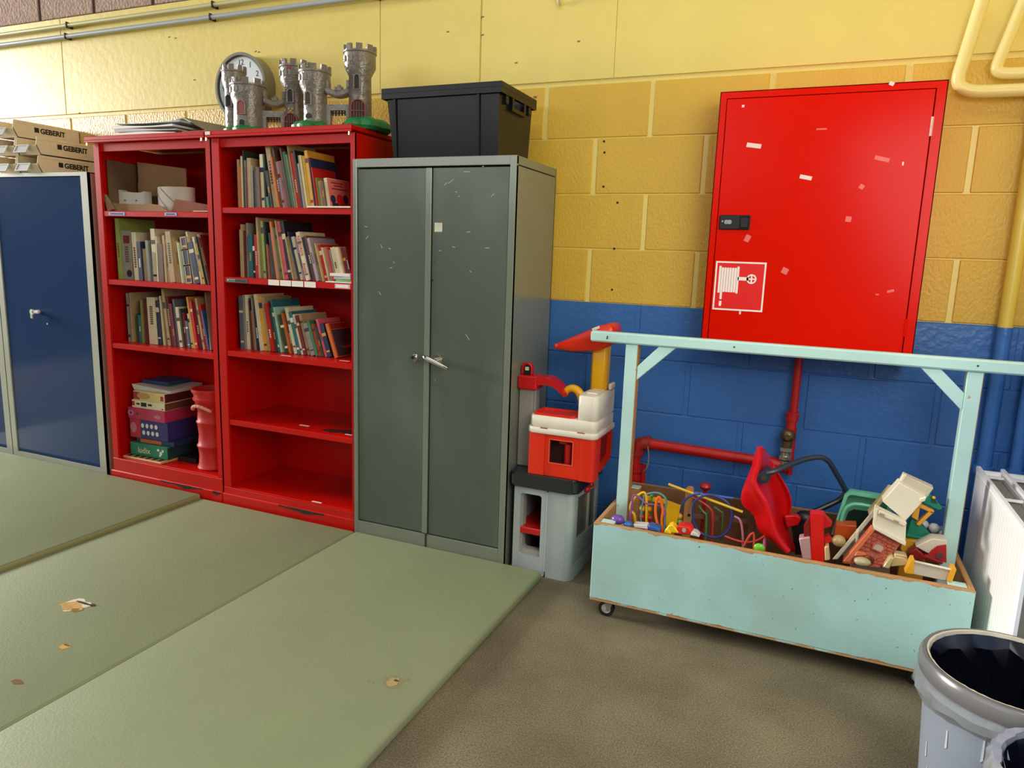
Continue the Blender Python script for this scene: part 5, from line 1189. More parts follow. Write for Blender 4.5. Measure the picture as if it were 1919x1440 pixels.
for x, y in ((.607, -.665), (1.715, -.645), (.607, -.175), (1.715, -.175)): caster(x, y)

# ------------------------------------------------------------------ toys in the cart
def tm(name, col, rough=.35): return M('toy_' + name, col, rough)
def slabq(b, q, d=(0, .05, 0)):
    """quad (3-D points) swept along d"""
    b.hexa(q, [tuple(V(p) + V(d)) for p in q]); return b
TC = 'toys piled in the cart'
bm_ = thing('bead_maze', 'colourful wire bead maze at the left end of the toy cart', 'toy', (.72, -.55, .105))
B().box(.64, .86, -.62, -.46, .105, .20, bev=.006).done('maze_base', tm('maze_red', 'b83a24'), bm_)
wires = [('wire', 'yellow', 'e0b018', [(0.6648,-0.5000,0.3839),(0.6417,-0.5000,0.3937),(0.6379,-0.5000,0.4185),(0.6515,-0.5000,0.4508),(0.6703,-0.5000,0.4701),(0.6892,-0.5000,0.4869),(0.7009,-0.5000,0.4775),(0.7052,-0.5000,0.4462),(0.7104,-0.5000,0.3690)], .0055),
 ('wire', 'teal', '5c8c88', [(0.6859,-0.5000,0.4704),(0.7115,-0.5000,0.4838),(0.7458,-0.5000,0.4940),(0.7747,-0.5000,0.4831),(0.7872,-0.5000,0.4603),(0.7809,-0.5000,0.4275),(0.7862,-0.5000,0.3829)], .0042),
 ('wire', 'purple', '8a4a90', [(0.6485,-0.5300,0.4755),(0.6705,-0.5300,0.4769),(0.6913,-0.5300,0.4622),(0.7098,-0.5300,0.4473),(0.7337,-0.5300,0.4492),(0.7595,-0.5300,0.4514),(0.7841,-0.5300,0.4377),(0.7918,-0.5300,0.4210),(0.7760,-0.5300,0.4002),(0.7761,-0.5300,0.3685)], .0042),
 ('wire', 'orange', 'e0681c', [(0.7791,-0.5600,0.3546),(0.7610,-0.5600,0.3985),(0.7540,-0.5600,0.4375),(0.7558,-0.5600,0.4736),(0.7645,-0.5600,0.5017),(0.7748,-0.5600,0.4768),(0.7858,-0.5600,0.4409),(0.7801,-0.5600,0.4019),(0.7918,-0.5600,0.3570)], .0055)]
for nme, cn, col, pts, r in wires:
    B().tube([(pts[0][0], pts[0][1], .19)] + pts + [(pts[-1][0], pts[-1][1], .19)], r, 8, smooth=2).done('wire', tm('wire_' + cn, col), bm_)
b = B(); q = [(0.6795,-0.4700,0.4603),(0.7749,-0.4700,0.4557),(0.7739,-0.4700,0.4395),(0.6783,-0.4700,0.4439)]; slabq(b, q, (0, .012, 0)); b.done('cross_bar', YP, bm_)
b = B(); q = [(0.7720,-0.4400,0.4414),(0.8321,-0.4400,0.4287),(0.8195,-0.4400,0.3339),(0.7718,-0.4400,0.3203)]; slabq(b, q, (0, .02, 0)); slabq(b, [(q[3][0] + .01, -.44, .19), (q[2][0] - .01, -.44, .19), (q[2][0] - .005, -.44, q[2][2] + .01), (q[3][0] + .005, -.44, q[3][2] + .01)], (0, .02, 0)); b.done('yellow_board', tm('board_yellow', 'd8a410'), bm_)
for (x, y, z), r, col in (((0.6874,-0.4900,0.4124), .014, 'e0a018'), ((0.7140,-0.4900,0.4125), .013, 'd89018'), ((0.6876,-0.4900,0.3754), .014, 'b4281c'), ((0.7187,-0.4900,0.3764), .014, 'b4281c'), ((0.7213,-0.4800,0.4680), .008, '2f8a48'), ((0.6779,-0.4800,0.4515), .009, '1f5a58')):
    b = B(); b.ball((x, y, z), r, 12); b.cyl((x, y, .19), (x, y, z - r * .5), .003, n=6); b.done('bead', tm('bead_' + col, col), bm_)
def ballt(c, r, col, label, sq_=(1, 1, 1), cat='ball'):
    """toy ball on a short heap of hidden toys"""
    b = B(); b.ball((0, 0, 0), r, 16, sq_)
    for v_ in b.bm.verts: v_.co += V(c)
    return tag(b.done('toy_ball', tm('ball_' + col, col), None), label, cat, None)
ballt((0.6221,-0.6300,0.3989), .022, '6f4a9c', 'purple toy ball in the left front corner of the cart', (1.25, 1, .9))
ballt((0.6654,-0.6350,0.3884), .017, '2c6cb4', 'blue toy ball beside the purple one in the cart', (1.1, 1, .8))
def lump(name, label, quads, m, cat='toy', bev=.003, base=None):
    b = B()
    for q, d in quads:
        b.hexa(q, [tuple(V(p) + V(d)) for p in q], bev)
    return tag(b.done(name, m, None), label, cat)
lump('toy_boat', 'white toy piece against the front board of the cart', [([(0.6856,-0.6400,0.3939),(0.7405,-0.6400,0.3997),(0.7458,-0.6400,0.3831),(0.6908,-0.6400,0.3793)], (0, .05, -.004))], tm('piece_white', 'd8d4d0'))
lump('toy_block', 'blue flat toy piece against the front board of the cart', [([(0.7457,-0.6450,0.4023),(0.7878,-0.6450,0.3971),(0.7930,-0.6450,0.3828),(0.7512,-0.6450,0.3836)], (0, .05, 0))], tm('piece_blue', '2a62ac'))
lump('toy_star', 'bright yellow toy block at the front of the cart', [([(0.8098,-0.6350,0.3803),(0.8221,-0.6350,0.4109),(0.8400,-0.6350,0.4186),(0.8648,-0.6350,0.3886)], (0, .045, 0)), ([(0.8067,-0.6400,0.3793),(0.8137,-0.6400,0.3980),(0.8282,-0.6400,0.3964),(0.8376,-0.6400,0.3808)], (0, .03, 0))], tm('star_yellow', 'f0c81c'))
tc_ = lump('toy_car', 'red toy car with a silver disc at the front of the cart', [([(0.8501,-0.6300,0.3797),(0.8577,-0.6300,0.4159),(0.9023,-0.6300,0.4177),(0.9165,-0.6300,0.3902)], (0, .06, 0))], tm('car_red', 'e0301c'))
cxx = (0.8834,-0.6320,0.4041)
b = B(); b.cyl(cxx, (cxx[0], cxx[1] - .004, cxx[2]), .008, n=12); b.done('silver_disc', tm('silver', 'b0b0b0'), tc_)
lump('toy_shoe', 'small white and blue toy beside the red toy car', [([(0.9074,-0.6350,0.3881),(0.9141,-0.6350,0.4066),(0.9325,-0.6350,0.4015),(0.9437,-0.6350,0.3865)], (0, .04, 0))], tm('shoe_white', 'd4cec4'))
# wooden frame with rails
WOOD = M('toy_wood', 'b48048', .6, var=.12, vscale=16)
wf = thing('wooden_frame_toy', 'wooden frame toy with round knob in the middle left of the cart', 'toy', (.95, -.34, .105))
pa = (0.8556,-0.3800,0.4974); pb = (1.1095,-0.3400,0.4111)
b = B(); b.prism(rrect(pa[0] - .016, pa[0] + .016, .105, pa[2] + .002, .012, 4), -.385, -.365); b.done('upright', WOOD, wf)
b = B(); b.prism(rrect(pb[0] - .012, pb[0] + .012, .105, pb[2], .010, 4), -.345, -.325); b.done('upright', M('toy_wood_dark', '6a4428', .7), wf)
za_ = (0.8769,-0.3600,0.3759)[2]
b = B(); b.bar((pa[0] + .014, -.37, za_), (pb[0] - .01, -.335, za_ + .002), .010, .018, (0, 0, 1)); b.done('rail', M('toy_wood_dark', '6a4428', .7), wf)
b = B(); b.bar((pa[0], -.366, .13), (pb[0], -.335, .13), .018, .04, (0, 0, 1)); b.done('rail', M('toy_wood_dark', '6a4428', .7), wf)
ph_ = (0.8725,-0.3880,0.3797)
b = B(); b.cyl((pa[0] + .006, -.384, ph_[2]), (pa[0] + .006, -.388, ph_[2]), .006, n=10); b.done('peg_hole', M('hole_black', '0c0806', .9), wf)
kn = (0.9073,-0.3000,0.4873)
b = B(); b.ball(kn, .022, 12, (1.2, 1, .8)); b.cyl((kn[0], kn[1], .105), (kn[0], kn[1], kn[2]), .008, n=8); b.done('red_knob', tm('knob_red', 'a01c1c'), wf)
def stick(name, label, p0, p1, r, col):
    b = B(); b.cyl(p0, p1, r, n=10); return tag(b.done(name, tm('stick_' + col, col), None), label, 'stick')
stick('toy_stick', 'long yellow stick lying across the toys in the cart', (0.7706,-0.4000,0.5033), (1.0766,-0.4400,0.4492), .0055, 'e0b82c')
stick('toy_stick', 'blue stick lying across the toys in the cart', (0.8782,-0.4200,0.4877), (1.0320,-0.4000,0.4870), .0048, '3a6ec0')
lp = thing('wire_loop_toy', 'blue wire loop toy with orange and green beads in the cart', 'toy', (.93, -.44, .105))
B().box(.87, 1.08, -.50, -.41, .105, .14, bev=.004).done('loop_base', M('toy_wood_dark', '6a4428', .7), lp)
B().tube([(0.8819,-0.4300,0.4617),(0.8797,-0.4300,0.4063),(0.8922,-0.4300,0.3557),(0.9226,-0.4300,0.3245),(0.9745,-0.4300,0.3160),(1.0109,-0.4300,0.3345),(1.0329,-0.4300,0.3705),(1.0386,-0.4300,0.4257),(1.0246,-0.4300,0.4681),(0.9938,-0.4300,0.4897),(0.9324,-0.4300,0.4974)], .0042, 8, closed=True, smooth=2).done('blue_ring', tm('loop_blue', '2c3f88'), lp)
pts = [(0.8274,-0.4200,0.3844),(0.8311,-0.4200,0.4222),(0.8461,-0.4200,0.4548),(0.8702,-0.4200,0.4795),(0.9038,-0.4200,0.4896)]
B().tube([(pts[0][0], pts[0][1], .13)] + pts, .0042, 8, smooth=2).done('blue_wire', tm('loop_blue', '2c3f88'), lp)
for p, col in (((0.8285,-0.4250,0.3816), 'd89a2c'), ((0.8304,-0.4250,0.3564), '5aa838')):
    b = B(); b.ball(p, .0135, 14); b.done('bead', tm('bead_' + col, col), lp)
for p, c0 in (([(0.8761,-0.4100,0.4660),(0.9092,-0.4100,0.4556),(0.9449,-0.4100,0.4366),(0.9642,-0.4100,0.4080)], 'c0302c'), ([(1.0467,-0.4500,0.4293),(1.0698,-0.4500,0.4223),(1.0810,-0.4500,0.3865),(1.0915,-0.4500,0.3123)], 'c0788c'), ([(1.0189,-0.4700,0.3482),(1.0608,-0.4700,0.3383),(1.1096,-0.4700,0.3367),(1.1517,-0.4700,0.3583),(1.1746,-0.4700,0.3891)], 'c83a30'), ([(1.0969,-0.5000,0.3321),(1.1127,-0.5000,0.3792),(1.1343,-0.5000,0.4030)], 'cc5038'), ([(1.1689,-0.5000,0.3464),(1.1704,-0.5000,0.3946)], 'c868a0'), ([(0.8982,-0.3800,0.4258),(0.9175,-0.3800,0.4014),(0.9355,-0.3800,0.3930)], '4c8a48'), ([(0.9581,-0.3800,0.4317),(0.9849,-0.3800,0.4180),(0.9985,-0.3800,0.4066)], '4c6a30')):
    B().tube([(p[0][0], p[0][1], p[0][2])] + p[1:] + [(p[-1][0], p[-1][1], .14)], .0045, 8, smooth=2).done('wire', tm('w_' + c0, c0), lp)

# red seat shell with a dark carrying handle
RS = M('seat_red', 'd01014', .25, spec=.6)
rsr = thing('doll_carrier', 'glossy red plastic doll car seat with a dark handle in the middle of the cart', 'toy', (1.18, -.42, .105))
Ls = [(1.1020,-0.4400,0.7046),(1.0975,-0.4400,0.6428),(1.0738,-0.4400,0.5702),(1.0592,-0.4400,0.5164),(1.0676,-0.4400,0.4661),(1.1212,-0.4400,0.4516),(1.1272,-0.4400,0.4028),(1.1468,-0.4400,0.3713),(1.2020,-0.4400,0.3487),(1.2382,-0.4400,0.3134)]
Ms = [(1.1230,-0.5450,0.7472),(1.1267,-0.5450,0.6815),(1.1089,-0.5450,0.6196),(1.1265,-0.5450,0.5839),(1.1624,-0.5450,0.5408),(1.1793,-0.5450,0.4946),(1.1919,-0.5450,0.4616),(1.2085,-0.5450,0.4187),(1.2320,-0.5450,0.3878),(1.2598,-0.5450,0.3597)]
Rs = [(1.1275,-0.3600,0.7018),(1.1620,-0.3600,0.6537),(1.1937,-0.3600,0.5998),(1.2280,-0.3600,0.5538),(1.2507,-0.3600,0.5060),(1.2533,-0.3600,0.4620),(1.2418,-0.3600,0.4079),(1.2509,-0.3600,0.3646),(1.2725,-0.3600,0.3312),(1.2860,-0.3600,0.2869)]
b = B(); rows = []
for i in range(len(Ls)):
    l, m_, r = V(Ls[i]), V(Ms[i]), V(Rs[i]); k = math.sin(PI * i / (len(Ls) - 1))
    l2 = l * .45 + m_ * .55 + V((.004 * k, .045 * k, 0)); r2 = m_ * .62 + r * .38 + V((-.008 * k, .125 * k, 0)); r3 = m_ * .2 + r * .8 + V((0, .085 * k, 0))
    rows.append([b.v(p) for p in (l, l2, m_, r2, r3, r)])
for A, C in zip(rows, rows[1:]):
    for j in range(5): b.face([A[j], A[j + 1], C[j + 1], C[j]])
sh = b.done('seat_shell', RS, rsr, smooth=60)
md = sh.modifiers.new('solid', 'SOLIDIFY'); md.thickness = .012; md.offset = 0
md = sh.modifiers.new('sub', 'SUBSURF'); md.levels = 2; md.render_levels = 2
b = B(); b.tube(Ms, .011, 8, smooth=2); b.done('ridge', RS, rsr)
q = [(1.2290,-0.3700,0.4424),(1.2741,-0.3700,0.4549),(1.2917,-0.3700,0.4426),(1.2847,-0.3700,0.4136),(1.2434,-0.3700,0.3966)]
b = B(); b.prism([(p[0], p[2]) for p in q], -.39, -.36, 'y', bev=.004); b.done('side_tab', RS, rsr)
HB = M('handle_navy', '2a3444', .35)
pv = (1.1462,-0.4550,0.6247)
b = B(); b.cyl((pv[0], pv[1] + .03, pv[2]), (pv[0], pv[1] - .066, pv[2]), .024, .023, n=20); b.cyl((pv[0], pv[1] - .064, pv[2]), (pv[0], pv[1] - .070, pv[2]), .017, n=20); b.done('pivot_disc', HB, rsr)
b = B(); b.cyl((pv[0], pv[1] - .069, pv[2]), (pv[0], pv[1] - .074, pv[2]), .010, n=14); b.done('pivot_screw', BRS, rsr)
b = B(); b.tube([(1.1529,-0.5150,0.6420), (1.1822,-0.5100,0.6515), (1.2256,-0.4700,0.6727), (1.2845,-0.4000,0.6889), (1.3347,-0.3700,0.6972), (1.3666,-0.3500,0.6819), (1.3919,-0.3300,0.6396), (1.4204,-0.3000,0.5902), (1.4427,-0.2700,0.5479)], .0105, 10, smooth=2); b.done('handle_bar', HB, rsr)
b = B(); b.tube([(1.4432,-0.2700,0.5435), (1.4312,-0.2700,0.5105), (1.3797,-0.2900,0.4789), (1.3333,-0.3100,0.4526), (1.3033,-0.3300,0.4404)], .011, 10, smooth=1); b.ball((1.3046,-0.3300,0.4272), .040, 12, (1, .8, .8)); b.done('handle_bar', M('handle_black', '14151a', .4), rsr)
b = B(); q = [(1.2586,-0.3600,0.3998),(1.2992,-0.3600,0.4296),(1.3268,-0.3600,0.2895),(1.2840,-0.3600,0.2808)]; slabq(b, q, (0, .05, 0)); b.done('seat_foot', M('handle_black', '14151a', .4), rsr)
ballt((1.1596,-0.6200,0.3831), .017, '6cc030', 'green toy disc peeking over the front board of the cart', (1.2, .6, 1))

# red upright toy piece and neighbours
rt = thing('toy_tower', 'upright red toy piece shaped like an arrow in the cart', 'toy', (1.30, -.58, .105))
q = [(1.3186,-0.6000,0.5382),(1.3627,-0.6000,0.5421),(1.3850,-0.6000,0.3571),(1.3429,-0.6000,0.3482)]
b = B(); slabq(b, q, (0, .05, 0)); slabq(b, [(q[3][0], -.60, .107), (q[2][0], -.60, .107), q[2], q[3]], (0, .05, 0)); b.done('red_upright', tm('arrow_red', 'd4160e'), rt)
b = B(); q = [(1.3633,-0.5850,0.5352),(1.3946,-0.5850,0.5065),(1.3904,-0.5850,0.4956),(1.3699,-0.5850,0.4877)]; slabq(b, q, (0, .03, .004)); q = [(1.3739,-0.5750,0.4481),(1.3888,-0.5750,0.4592),(1.4033,-0.5750,0.4395),(1.3799,-0.5750,0.4246)]; slabq(b, q, (0, .03, 0)); b.done('red_wing', tm('arrow_red2', 'c01410'), rt)
b = B(); q = [(1.3028,-0.5900,0.4768),(1.3201,-0.5900,0.5209),(1.3319,-0.5900,0.4207),(1.3163,-0.5900,0.3762)]; slabq(b, q, (0, .04, 0)); b.done('dark_side', tm('arrow_dark', '781818'), rt)
lump('toy_box', 'pale pink clear toy box left of the red upright toy piece', [([(1.2906,-0.6000,0.4369),(1.3273,-0.6000,0.4502),(1.3412,-0.6000,0.3645),(1.3106,-0.6000,0.3623)], (0, .05, 0))], tm('clear_pink', 'b88c88'))
lump('toy_block', 'cream rounded block right of the red upright toy piece', [([(1.3781,-0.6100,0.4251),(1.3916,-0.6100,0.4318),(1.4021,-0.6100,0.3810),(1.3852,-0.6100,0.3734)], (0, .04, 0))], tm('block_cream', 'c4a878'))
ballt((1.4278,-0.5000,0.4189), .024, 'b8a068', 'beige toy cup lying in front of the turquoise tub', (1, 1, .9), 'toy')
lump('toy_block', 'orange block inside the turquoise tub', [([(1.4143,-0.4200,0.4515),(1.4871,-0.4200,0.4608),(1.4858,-0.4200,0.4052),(1.4131,-0.4200,0.3910)], (0, .06, 0))], tm('block_orange', 'c4501c'))
# turquoise tub
TQ = M('tub_turquoise', '6cc09c', .35)
b = B()
ou = [(1.4060,-0.3600,0.3898),(1.4359,-0.3600,0.5583),(1.4476,-0.3600,0.5710),(1.4621,-0.3600,0.5755),(1.5900,-0.3600,0.5736),(1.5989,-0.3600,0.5583),(1.6083,-0.3600,0.4115),(1.5041,-0.3600,0.3913)]
inn = [(1.4206,-0.3600,0.3970),(1.4462,-0.3600,0.5493),(1.4545,-0.3600,0.5593),(1.4654,-0.3600,0.5611),(1.5773,-0.3600,0.5588),(1.5840,-0.3600,0.5473),(1.5909,-0.3600,0.4210),(1.5027,-0.3600,0.4040)]
P2 = lambda L: [(p[0], p[2]) for p in L]
b.ring_frame(P2(ou), P2(inn), -.36, -.345); b.ring_frame(P2(inn), [(p[0] * .97 + .03 * 1.43, p[1] * .97 + .03 * .33) for p in P2(inn)], -.345, -.28)
b.prism(P2(inn), -.282, -.276); tb = b.done('toy_tub', TQ, None); tag(tb, 'turquoise plastic tub standing on edge in the cart', 'tub')
b = B(); b.tube([(1.4313,-0.3700,0.4026),(1.4367,-0.3700,0.4948),(1.4529,-0.3700,0.5192),(1.4775,-0.3700,0.5320),(1.5439,-0.3700,0.5287)], .007, 8, smooth=2); b.done('inner_lip', TQ, tb)
b = B(); b.prism([(p[0], p[2]) for p in [(1.4413,-0.2850,0.3743),(1.4605,-0.2850,0.4671),(1.4782,-0.2850,0.4813),(1.5723,-0.2850,0.4826),(1.5777,-0.2850,0.4004)]], -.292, -.283); b.done('tub_inner_shade', tm('tub_shade', '12261c', .6), tb)  # dark sheet over the tub's back, its inner shade painted on

# doll's house lying on its side
CRM = M('doll_cream', 'e2d8bc', .45); BRK = M('doll_brick', 'b04a28', .5, var=.12, vscale=40, bump=.3, bscale=90); DSH = M('doll_inside', '8a7560', .6)
dh = thing('dolls_house', 'cream and brick red plastic dolls house lying tilted in the cart', 'dolls house', (1.45, -.50, .105))
def dq(name, m, y, pts, d, bev=.002):
    b = B(); b.hexa(pts, [tuple(V(p) + V(d)) for p in pts], bev); return b.done(name, m, dh)
bw = dq('brick_front', BRK, 0, [(1.5350,-0.5750,0.5072), (1.6197,-0.5750,0.4700), (1.5613,-0.6000,0.3782), (1.4399,-0.6000,0.3727)], (.004, .014, .006))
b = B()
A_ = V((1.5348,-0.5770,0.5079)); B_ = V((1.6194,-0.5770,0.4707)); C_ = V((1.5611,-0.6020,0.3790)); D_ = V((1.4398,-0.6020,0.3735))
def onq(s, t): return (A_ * (1 - s) + B_ * s) * (1 - t) + (D_ * (1 - s) + C_ * s) * t
for r in range(9):
    for c in range(5):
        s0 = (c + (r % 2) * .5) / 5.5 + .02; s1 = s0 + .155
        if 3 <= r <= 5 and .36 < s0 < .78: continue
        t0 = .05 + r * .1; t1 = t0 + .082
        q = [onq(s0, t0), onq(s1, t0), onq(s1, t1), onq(s0, t1)]
        b.hexa(q, [p + V((0, -.003, 0)) for p in q])
b.done('brick_courses', BRK, bw)['kind'] = 'stuff'
wv = [V(p) for p in [(1.5307,-0.5940,0.4465),(1.5357,-0.5940,0.4658),(1.5491,-0.5940,0.4717),(1.5668,-0.5940,0.4636),(1.5686,-0.5940,0.4524),(1.5583,-0.5940,0.4388)]]
b = B(); b.prism([(p.x, p.z) for p in wv], -.600, -.588); b.done('arched_window', tm('window_pale', 'b8a898', .4), bw)
b = B(); b.tube([(p.x, -.600, p.z) for p in wv], .003, 6, closed=True); b.done('window_frame', BRK, bw)
dq('porch_arch', M('doll_brick_light', 'cc6a40', .5), 0, [(1.4774,-0.6060,0.4085),(1.4839,-0.6060,0.4283),(1.5109,-0.6060,0.4288),(1.5147,-0.6060,0.4195)], (0, .012, 0)); dq('porch_arch', tm('porch_dark', '5a2618', .6), 0, [(1.5186,-0.6050,0.4099),(1.5292,-0.6050,0.4171),(1.5444,-0.6050,0.4069),(1.5377,-0.6050,0.3906)], (0, .012, 0))
dq('brick_edge', M('doll_brick_light', 'cc6a40', .5), 0, [(1.5205,-0.6040,0.5226),(1.5323,-0.6040,0.5166),(1.4645,-0.6040,0.3815),(1.4428,-0.6040,0.3804)], (0, .03, .004))
dq('side_wall', CRM, 0, [(1.5300,-0.5000,0.5629),(1.5450,-0.5000,0.5588),(1.4317,-0.5000,0.3457),(1.4124,-0.5000,0.3416)], (.005, .02, 0)); dq('side_wall_edge', M('doll_yellow', 'dcd08c', .5), 0, [(1.5725,-0.4700,0.6384),(1.5842,-0.4700,0.6370),(1.5274,-0.4700,0.5220),(1.5147,-0.4700,0.5300)], (0, .05, 0))
dq('room_floor', DSH, 0, [(1.5260,-0.4900,0.5250),(1.5362,-0.4900,0.4859),(1.4536,-0.4900,0.3410),(1.4400,-0.4900,0.3840)], (0, .01, 0)); dq('room_divider', CRM, 0, [(1.4796,-0.5200,0.4686),(1.4886,-0.5200,0.4805),(1.4915,-0.5200,0.4263),(1.4839,-0.5200,0.4196)], (0, .03, 0)); dq('room_back', tm('doll_maroon', '7a2a1c', .6), 0, [(1.5264,-0.4850,0.5234),(1.5336,-0.4850,0.4905),(1.5190,-0.4850,0.4706),(1.4995,-0.4850,0.4738)], (0, -.006, 0))
dq('balcony', CRM, 0, [(1.5269,-0.5850,0.5238),(1.5250,-0.5850,0.5925),(1.6260,-0.5850,0.5553),(1.6315,-0.5850,0.4846)], (0, .03, .004)); dq('balcony_rim', CRM, 0, [(1.5239,-0.6000,0.5317),(1.6322,-0.6000,0.4903),(1.6312,-0.6000,0.4754),(1.5268,-0.6000,0.5174)], (0, .02, 0)); dq('balcony_rim', CRM, 0, [(1.5227,-0.5950,0.5953),(1.5313,-0.5950,0.5935),(1.5328,-0.5950,0.5168),(1.5238,-0.5950,0.5267)], (0, .02, 0))
dq('balcony_rim', CRM, 0, [(1.5384,-0.6000,0.5899),(1.6270,-0.6000,0.5589),(1.6218,-0.6000,0.5451),(1.5359,-0.6000,0.5748)], (0, .02, 0))
for q in (
    [(1.5392,-0.6010,0.5822),(1.5564,-0.6010,0.5772),(1.5558,-0.6010,0.5696),(1.5386,-0.6010,0.5746)],
    [(1.5854,-0.6010,0.5646),(1.6023,-0.6010,0.5596),(1.6018,-0.6010,0.5520),(1.5848,-0.6010,0.5570)]):
    dq('slot', M('doll_slot', 'a88a68', .6), 0, q, (0, .006, 0), .0)
dq('roof_panel', CRM, 0, [(1.5911,-0.5600,0.6871),(1.6799,-0.5600,0.6486),(1.6259,-0.5600,0.5517),(1.5468,-0.5600,0.6114)], (0, .05, .004)); dq('gable_panel', M('doll_cream_shade', 'c8bca0', .5), 0, [(1.6048,-0.5300,0.7100),(1.7016,-0.5300,0.6754),(1.6847,-0.5300,0.6403),(1.5945,-0.5300,0.6784)], (0, .03, .004))
dq('roof_notch', CRM, 0, [(1.6575,-0.5650,0.6399),(1.6790,-0.5650,0.6516),(1.6756,-0.5650,0.6350),(1.6614,-0.5650,0.6293)], (0, .02, 0)); dq('chimney_edge', CRM, 0, [(1.6041,-0.5350,0.7119),(1.6152,-0.5350,0.7114),(1.5999,-0.5350,0.6765),(1.5924,-0.5350,0.6818)], (0, .02, .0))
dq('side_brick', BRK, 0, [(1.6168,-0.5800,0.5323),(1.6270,-0.5800,0.5505),(1.6306,-0.5800,0.4957),(1.6191,-0.5800,0.5000)], (0, .02, 0))
dq('house_core', DSH, 0, [(1.4762,-0.5000,0.4367), (1.6063,-0.5000,0.5227), ((1.6063,-0.5000,0.5227)[0], -.50, .107), ((1.4762,-0.5000,0.4367)[0], -.50, .107)], (0, .06, 0))
# green and yellow playhouse pieces
GP = M('play_green', '0f7a5a', .4); YPL = M('play_yellow', 'd89a28', .45)
ph = thing('playhouse', 'yellow and green plastic playhouse behind the dolls house in the cart', 'dolls house', (1.62, -.40, .105))
def pq(name, m, pts, d=(0, .03, 0), bev=.002):
    b = B(); b.hexa(pts, [tuple(V(p) + V(d)) for p in pts], bev); return b.done(name, m, ph)
pq('yellow_wall', YPL, [(1.6753,-0.4700,0.5955),(1.7233,-0.4700,0.5773),(1.7190,-0.4700,0.5666),(1.6668,-0.4700,0.5840)]); pq('yellow_wall', YPL, [(1.6627,-0.4650,0.5750),(1.6781,-0.4650,0.5877),(1.6764,-0.4650,0.5305),(1.6555,-0.4650,0.5401)]); pq('yellow_wall', YPL, [(1.7097,-0.4700,0.5749),(1.7235,-0.4700,0.5757),(1.6835,-0.4700,0.5133),(1.6717,-0.4700,0.5178)])
pq('green_roof', GP, [(1.7009,-0.4600,0.6350),(1.7477,-0.4600,0.5900),(1.7381,-0.4600,0.5784),(1.6827,-0.4600,0.6003)]); pq('green_roof', GP, [(1.6584,-0.4500,0.5272),(1.6785,-0.4500,0.5258),(1.7362,-0.4500,0.4657),(1.6484,-0.4500,0.4657)], (0, .05, 0)); pq('roof_window', M('play_dark', '103c30', .5), [(1.7071,-0.4630,0.6270),(1.7185,-0.4630,0.6239),(1.7293,-0.4630,0.6026),(1.7096,-0.4630,0.6059)], (0, .005, 0), 0)
b = B(); b.ball((1.7153,-0.4660,0.6250), .006, 8); b.done('roof_bell', YP, ph)
pq('lower_wall', YPL, [(1.6366,-0.4700,0.4535),(1.6984,-0.4700,0.4588),(1.6575,-0.4700,0.3961),(1.6324,-0.4700,0.4150)], (0, .04, 0)); pq('wall_core', YPL, [(1.6419,-0.4200,0.4190), (1.7240,-0.4200,0.4558), ((1.7240,-0.4200,0.4558)[0], -.42, .107), ((1.6419,-0.4200,0.4190)[0], -.42, .107)], (0, .05, 0))
pq('green_edge', GP, [(1.6488,-0.4550,0.4710),(1.7355,-0.4550,0.4673),(1.7337,-0.4550,0.4585),(1.6485,-0.4550,0.4607)], (0, .05, 0))
# remaining pieces
rw_ = lump('spinning_toy', 'red and white toy with a round pattern at the right end of the cart', [([(1.6717,-0.5200,0.4519),(1.7221,-0.5200,0.4917),(1.7653,-0.5200,0.4935),(1.7728,-0.5200,0.4093)], (0, .06, 0))], tm('top_white', 'ccc0ac'))
b = B(); q = [V(p) for p in [(1.7116,-0.5230,0.4277),(1.7213,-0.5230,0.4496),(1.7380,-0.5230,0.4695),(1.7639,-0.5230,0.4796),(1.7719,-0.5230,0.4136)]]; b.prism([(p.x, p.z) for p in q], -.527, -.522); b.done('red_pattern', tm('top_red', 'a41c22'), rw_)
c_ = (1.7485,-0.5280,0.4366)
b = B(); b.cyl((c_[0], -.526, c_[2]), (c_[0], -.531, c_[2]), .012, n=16); b.done('hub', tm('top_hub', '5a3a34'), rw_)
lump('toy_wagon', 'dark red toy piece below the round patterned toy', [([(1.6503,-0.5400,0.4284),(1.6724,-0.5400,0.4529),(1.7027,-0.5400,0.4292),(1.6973,-0.5400,0.4048)], (0, .05, 0)), ([(1.6900,-0.5400,0.4199),(1.7050,-0.5400,0.4330),(1.7611,-0.5400,0.4181),(1.7594,-0.5400,0.4095)], (0, .05, 0))], tm('dark_red_piece', '7c1016'))
lump('toy_shell', 'beige shell shaped toy in front of the dolls house', [([(1.5897,-0.6150,0.3956),(1.6015,-0.6150,0.4375),(1.6342,-0.6150,0.4377),(1.6504,-0.6150,0.4150)], (0, .06, 0)), ([(1.5671,-0.6250,0.3932),(1.5872,-0.6250,0.4352),(1.6010,-0.6250,0.4348),(1.5894,-0.6250,0.3914)], (0, .06, 0)), ([(1.5994,-0.6100,0.4351),(1.6010,-0.6100,0.4453),(1.6338,-0.6100,0.4455),(1.6428,-0.6100,0.4376)], (0, .04, 0))], tm('shell_beige', 'c0aa78'))
ballt((1.5037,-0.6200,0.4001), .020, 'b0a078', 'beige rounded toy under the porch of the dolls house', (1.4, 1, .8), 'toy')
bs = lump('toy_cloud', 'white and blue toy at the back right of the cart', [([(1.7041,-0.3000,0.4620),(1.7261,-0.3000,0.4768),(1.7751,-0.3000,0.4363),(1.7612,-0.3000,0.4301)], (0, .04, 0))], tm('cloud_blue', '3a78b8'))
b = B()
for p, r in (((1.7202,-0.3100,0.4727), .016), ((1.7530,-0.3100,0.4640), .019), ((1.7817,-0.3100,0.4440), .014)): b.ball(p, r, 10)
